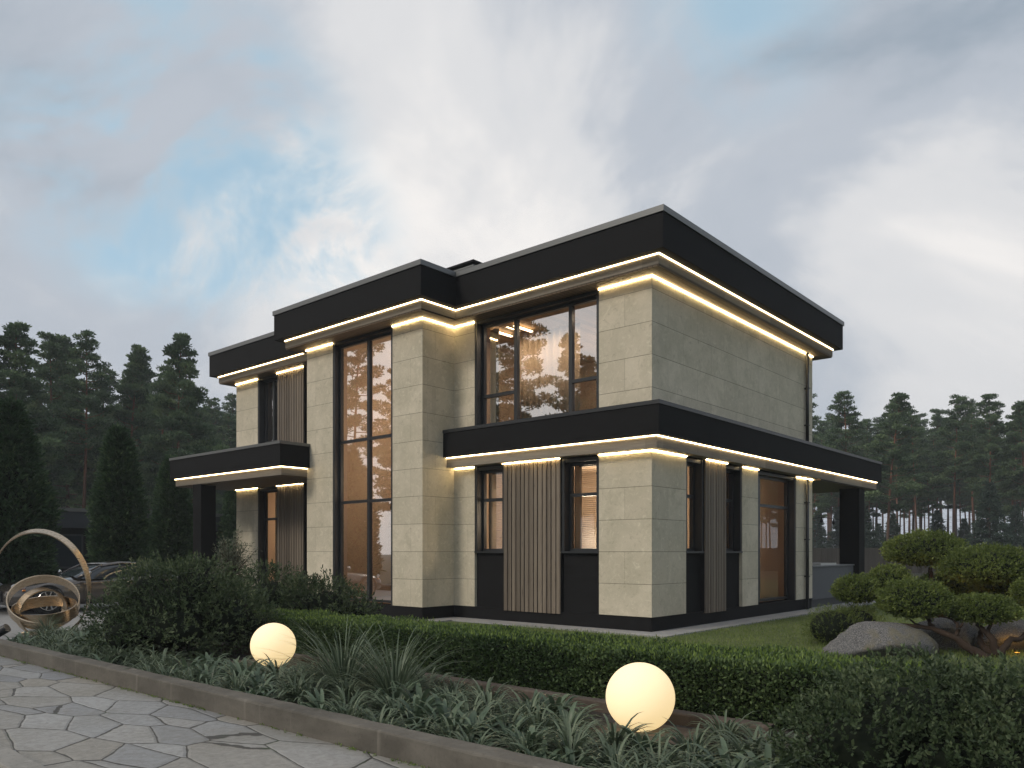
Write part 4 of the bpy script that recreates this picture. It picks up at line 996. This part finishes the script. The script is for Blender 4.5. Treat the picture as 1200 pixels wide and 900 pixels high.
K = {'broad': [clump('broad_leaf_plant', 40, (.20,.36), .040, (.15,1.2), 1.9, 60+i, M['hosta']) for i in range(3)],
     'strap': [clump('strap_leaf_plant', 110, (.20,.36), .015, (.10,1.2), 1.9, 70+i, M['strap'], .06) for i in range(3)],
     'tall': [clump('tall_grass_plant', 210, (.45,.92), .011, (.05,.95), 1.15, 80+i, M['strap'], .09, 7) for i in range(2)]}
ku = set()
def plant(kind, x, y, s, label, group):
    i = int(rng.integers(0, len(K[kind]))); o = K[kind][i]
    if (kind, i) in ku: o = o.copy(); col.objects.link(o)
    ku.add((kind, i)); o.location = (x,y,.012); o.scale = (s,s,s*float(rng.uniform(.9,1.1))); o.rotation_euler = (0,0,float(rng.random()*6.28))
    tag(o, label, 'plant', group)
def bar(o): pass
G0 = {'broad': 'broad leaved clumps in the bed', 'strap': 'narrow leaved clumps in the bed', 'tall': 'tall grass clumps in the bed'}
KN = {'broad': 'broad-leaved green clump', 'strap': 'narrow-leaved grassy clump', 'tall': 'tall fountain-like grass clump'}
rows = [(-8.97,'in the kerb row', .30), (-8.64,'in the second row', .33), (-8.30,'in the third row', .36), (-7.92,'in the fourth row', .40), (-7.48,'in the back row', .44)]
talls = [(.75,-7.95,1.2,'tall fountain-like grass clump, left one in the middle of the bed'),(1.75,-8.05,1.08,'tall fountain-like grass clump, right one in the middle of the bed'),(-8.0,-8.05,.62,'spiky grass clump at the foot of the bronze sculpture')]
for x, y, s, lab in talls: plant('tall', x, y, s, lab, G0['tall'])
for ri, (yy, txt, stp) in enumerate(rows):
    x = -6.75+.2*ri-(.35*ri if ri else 0); its = []
    while x < 7.2:
        xx = x+rng.normal()*.05; y2 = yy+rng.normal()*.07
        bad = any(math.hypot(xx-t[0], y2-t[1]) < .30*t[2] for t in talls) or math.hypot(xx-4.38,y2+7.53) < .50 or math.hypot(xx+1.38,y2+7.5) < .52
        if -4.9 < xx < -2.1 and y2 > -8.5: bad = True
        if xx > 6.05 and y2 > -8.7: bad = True
        if -2.2 < xx < -.6 and y2 > -8.0: bad = True
        if -2.7 < xx < -2.1 and yy < -8.9: bad = True
        if 1.0 < xx < 1.6 and yy < -8.9: bad = True
        if rng.random() < .03: bad = True
        if not bad: its.append((xx, y2))
        x += stp*float(rng.uniform(.85,1.15))
    for i, (a, b_) in enumerate(its):
        ph = math.sin(a*1.7+ri*2.1); kind = 'broad' if ph+rng.normal()*.5 > .35 else 'strap'
        plant(kind, a, b_, float(rng.uniform(.88,1.18))*(1.0 if ri == 0 else 1.14), '%s, %s plant from the left %s' % (KN[kind], ORD[i], txt), G0[kind])

for kk in K:
    for i, o in enumerate(K[kk]):
        if (kk, i) not in ku: bpy.data.objects.remove(o)
# weeds at the foot of the kerb (uncountable)
def weeds():
    n = 190; P = []; 
    xs = -14+20*rng.random(n)
    cl = [(x, -9.465-.02*rng.random()) for x in xs]; P = []; D = []
    for x, y in cl:
        k = int(4+rng.random()*14); s = .012+.018*rng.random()
        for _ in range(k): P.append((x+rng.normal()*s*1.5, y-abs(rng.normal())*s*.6, .004+rng.random()*s*.5)); D.append(rng.normal(size=3)*.7+np.array([0,-.2,.9]))
    leaf_obj('weeds', np.array(P), np.array(D), .012+.020*rng.random(len(P)), .008, M['hedgetop'])
    tag(bpy.data.objects['weeds'], 'tiny weeds growing along the foot of the kerb', 'weeds', kind='stuff')
weeds()
# lawn blades
def lawn():
    n = 120000; x = -3+14*rng.random(n); y = -5.6+17*rng.random(n)**1.25
    keep = ~((x < .66) & (y > -.66)) & ~((x < -4.9)&(y > -1.8)); x = x[keep]; y = y[keep]; n = len(x)
    P = np.stack([x,y,0*x-.006],1); D = unit(np.array([0,0,1.0])+rng.normal(size=(n,3))*np.array([.45,.45,.1]))
    L = (.035+.045*rng.random(n))*(1+.35*vnoise(P,2,1.5))
    leaf_obj('grass', P, D, L, .009, M['grass']); tag(bpy.data.objects['grass'], 'short lawn grass between hedge, villa and boulders', 'grass', kind='stuff')
lawn()

# ------------------------------------------------------------------ boulders and cloud-pruned trees on the right
def boulder(px, d, w, dp, h, seed, label):
    r = np.random.default_rng(seed); V = []; F = []; n, k = 56, 30
    pl = [(unit(r.normal(size=3)*np.array([1,1,.8])), .60+.22*r.random()) for _ in range(9)]
    for i in range(k+1):
        th = math.pi*i/k
        for j in range(n):
            u = np.array([math.sin(th)*math.cos(2*math.pi*j/n), math.sin(th)*math.sin(2*math.pi*j/n), math.cos(th)]); rr = 1.0
            for (nn, dd) in pl:
                c = u@nn
                if c > .05: rr = min(rr, dd/c)
            rr *= 1+.06*abs(float(vnoise(u[None]*3, seed, 3)[0]))-.04*abs(float(vnoise(u[None]*2, seed+5, 5)[0]))+.012*float(vnoise(u[None]*9, seed, 4)[0]); V.append(u*rr*np.array([w,dp,h]))
    for i in range(k):
        for j in range(n): F.append((i*n+j,(i+1)*n+j,(i+1)*n+(j+1)%n,i*n+(j+1)%n))
    o = MB().add(V,F).build('boulder', M['rock'], None, smooth=True); x, y = at(px, d); o.location = (x,y,h*.25); o.rotation_euler = (0,0,cr); return tag(o, label, 'boulder', 'boulders on the lawn')
def m_rock():
    m = mat('granite', (.2,.2,.2), .85, spec=.3); t = NT(m); o = t.obj(); f = t.noise(o, 70, 3, .8); n = t.noise(o, 2.2, 6, .65, .8)
    c = t.ramp(f, [(.36,(.03,.03,.034)),(.47,(.095,.095,.10)),(.57,(.165,.163,.158)),(.69,(.36,.35,.33))]); c = t.mixc(t.ramp(n, [(.48,(0,0,0)),(.62,(.8,.8,.8))]), c, (.15,.135,.09)); t.col(c); t.bump(t.math('ADD', n, t.math('MULTIPLY', f, .25)), .7, .04); return m
M['rock'] = m_rock()
boulder(1026, 12.3, .92, .6, .40, 21, 'pale speckled boulder left of the leaning bonsai trunk')
boulder(1112, 13.2, .66, .55, .40, 12, 'low dark boulder behind the leaning bonsai trunk')
boulder(1182, 13.0, .85, .55, .42, 31, 'long grey boulder at the right edge behind the bonsai')

def pad(parent, c, r3, n, seed, L=.042):
    """one clipped cloud of leaves"""
    n = int(n*1.5)//5
    r = np.random.default_rng(seed); u = unit(r.normal(size=(n,3))); u[:,2] = np.where(u[:,2] < 0, u[:,2]*.75, u[:,2])
    sh = np.array(r3)*np.ones((n,3)); sh[:,2] = np.where(u[:,2] < 0, r3[2]*.75, r3[2])
    nz = 1+.13*vnoise(u*2.2, seed, 2.0)+.10*vnoise(u*4, seed+1, 5); rad = (1-.24*r.random(n)**1.7)*nz
    P = np.array(c)+u*sh*rad[:,None]; D = unit(u+np.array([0,0,.45])+r.normal(size=(n,3))*.45)
    P, D, rn = sprigs(P, D, 5, L*1.2, r, .8); rn = np.clip(rn+.22*vnoise(P,seed+2,7),0,1); n = len(P)
    o = leaf_obj('leaf_pad', P, D, L*(.7+.6*r.random(n)), L*.42, M['niwaki'], parent, rn)
    lump_core(lambda d: tuple(np.array(c)+d*np.array([r3[0],r3[1],r3[2]*(.62 if d[2] < 0 else .95)])*.80), 'shade_core', o, M['core'], 18, 10)
def niwaki(px, d, label, pads, trunks):
    """pads: (px, top y, half width px, half height px, depth); trunks: lists of (px, py, depth, radius)"""
    x, y = at(px, d); root = empty('cloud_pruned_tree', (x,y,0)); tag(root, label, 'bonsai tree', 'cloud pruned trees on the lawn')
    def P3(px_, py_, d_): a, b = at(px_, d_); return np.array([a-x, b-y, EYE+(646-py_)*d_/924])
    for i, (a, b, hw, hh, dd) in enumerate(pads):
        k = dd/924; c = P3(a, b, dd); r3 = (hw*k, hw*k*.85, hh*k); pad(root, c, r3, int(5200*(hw*k*2)**1.5)+2500, int(px)+i*7)
    b = MB()
    for tr in trunks:
        pts = [P3(q[0], q[1], q[2]) for q in tr]; rad = [q[3] for q in tr]
        # refine with gentle wander
        pp = []; rr = []
        for i in range(len(pts)-1):
            for s in range(4):
                f = s/4; p0 = pts[max(i-1,0)]; p1 = pts[i]; p2 = pts[i+1]; p3 = pts[min(i+2,len(pts)-1)]
                pp.append(.5*((2*p1)+(-p0+p2)*f+(2*p0-5*p1+4*p2-p3)*f*f+(-p0+3*p1-3*p2+p3)*f**3)+rng.normal(size=3)*.008); rr.append((rad[i]+(rad[i+1]-rad[i])*f)*(1+.08*rng.normal()))
        pp.append(pts[-1]); rr.append(rad[-1]); b.tube(pp, rr, 10)
    b.build('trunk', M['bark'], root, smooth=True)
    return root
niwaki(1150, 12.2, 'cloud-pruned tree with a trunk leaning left over the pale boulder',
  [(1073,707,40,26,12.5)],
  [[(1156,772,11.9,.075),(1135,759,12.0,.062),(1113,745,12.1,.050),(1092,737,12.3,.042),(1066,733,12.4,.030),(1038,731,12.6,.014)],[(1095,738,12.3,.036),(1088,728,12.4,.028),(1084,712,12.5,.018)],[(1119,748,12.1,.036),(1123,735,12.1,.028),(1114,725,12.2,.012),(1100,723,12.3,.010)],[(1080,735,12.4,.022),(1066,726,12.5,.012)],[(1124,736,12.1,.02),(1130,727,12.1,.01)]])
niwaki(1168, 12.0, 'cloud-pruned tree with one small round pad on a forked trunk',
  [(1150,717,38,18,12.2)],
  [[(1168,770,12.0,.065),(1163,750,12.0,.055),(1153,738,12.1,.04),(1142,728,12.2,.02)],[(1157,741,12.1,.035),(1163,730,12.2,.018)],[(1166,768,12.02,.055),(1152,758,12.3,.05),(1148,748,12.4,.04),(1152,735,12.5,.03)]])
niwaki(1130, 14.3, 'tallest cloud-pruned tree at the back with the topmost leaf pad',
  [(1084,648,44,23,14.5),(1042,686,24,22,14.1),(1004,694,25,18,13.9)],
  [[(1118,745,14.2,.07),(1100,715,14.3,.055),(1093,690,14.4,.045),(1090,665,14.5,.03)],[(1094,702,14.3,.04),(1062,695,14.2,.03),(1040,684,14.1,.015)]])
niwaki(1180, 13.6, 'broad cloud-pruned tree cut off by the right edge',
  [(1160,668,52,27,13.5),(1180,690,36,24,13.9),(1110,690,34,16,14.9)],
  [[(1185,765,13.4,.07),(1182,735,13.5,.06),(1180,700,13.6,.045),(1178,680,13.6,.03)],[(1181,715,13.55,.04),(1140,705,14.2,.03),(1116,694,14.8,.02)]])
niwaki(1176, 11.9, 'low cloud-pruned tree whose branch bends right out of the picture',
  [(1216,700,24,24,12.5)],
  [[(1172,768,11.9,.055),(1182,752,11.9,.045),(1200,746,12.0,.04),(1214,722,12.3,.03),(1216,706,12.4,.02)]])
o = make_shrub('clipped_dome', [(0,0,.28,.46,.45,.36),(.5,.2,.30,.42,.4,.36)], 14000, .030, .010, M['niwaki'], 47, .5, False, .8); place(o, at(975,13.6), cr, 'low clipped green dome bush on the lawn left of the boulders', 'bush')
# warm uplight hidden in the grass under the cloud-pruned trees
x, y = at(1192, 12.3); ul = empty('garden_uplight', (x,y,0)); tag(ul, 'small warm uplight in the grass under the bonsai at the right edge', 'spotlight')
MB().tube([(0,0,-.07),(0,0,.018)], [.035,.042], 16).build('uplight_body', M['blackmetal'], ul)
MB().tube([(0,0,.019),(0,0,.022)], .034, 16).build('lens', m_emit('amber_light', (1,.42,.06), 2.5), ul)
l = bpy.data.lights.new('uplight_beam','POINT'); l.energy = 2.2; l.color = (1,.50,.10); l.shadow_soft_size = .04
lo = bpy.data.objects.new('uplight_beam', l); col.objects.link(lo); lo.location = (x,y,.17)
x2, y2 = at(1108,13.7); u2 = copy_tree(ul); u2.location = (x2,y2,0); tag(u2, 'small warm uplight in the grass below the topmost bonsai pad', 'spotlight')
l2 = lo.copy(); l2.data = l.copy(); l2.data.energy = 7; col.objects.link(l2); l2.location = (x2,y2,.5)

# ------------------------------------------------------------------ evening air
hm = bpy.data.materials.new('haze_air'); hm.use_nodes = True; ht = hm.node_tree; ht.nodes.clear()
ho = ht.nodes.new('ShaderNodeOutputMaterial'); hv = ht.nodes.new('ShaderNodeVolumePrincipled'); ht.links.new(hv.outputs[0], ho.inputs['Volume'])
hv.inputs['Color'].default_value = (.86,.92,.97,1); hv.inputs['Density'].default_value = HAZE; hv.inputs['Anisotropy'].default_value = 0
hb = MB().box(-301,301,-301,301,-1.03,30).build('haze', hm); tag(hb, kind='stuff')
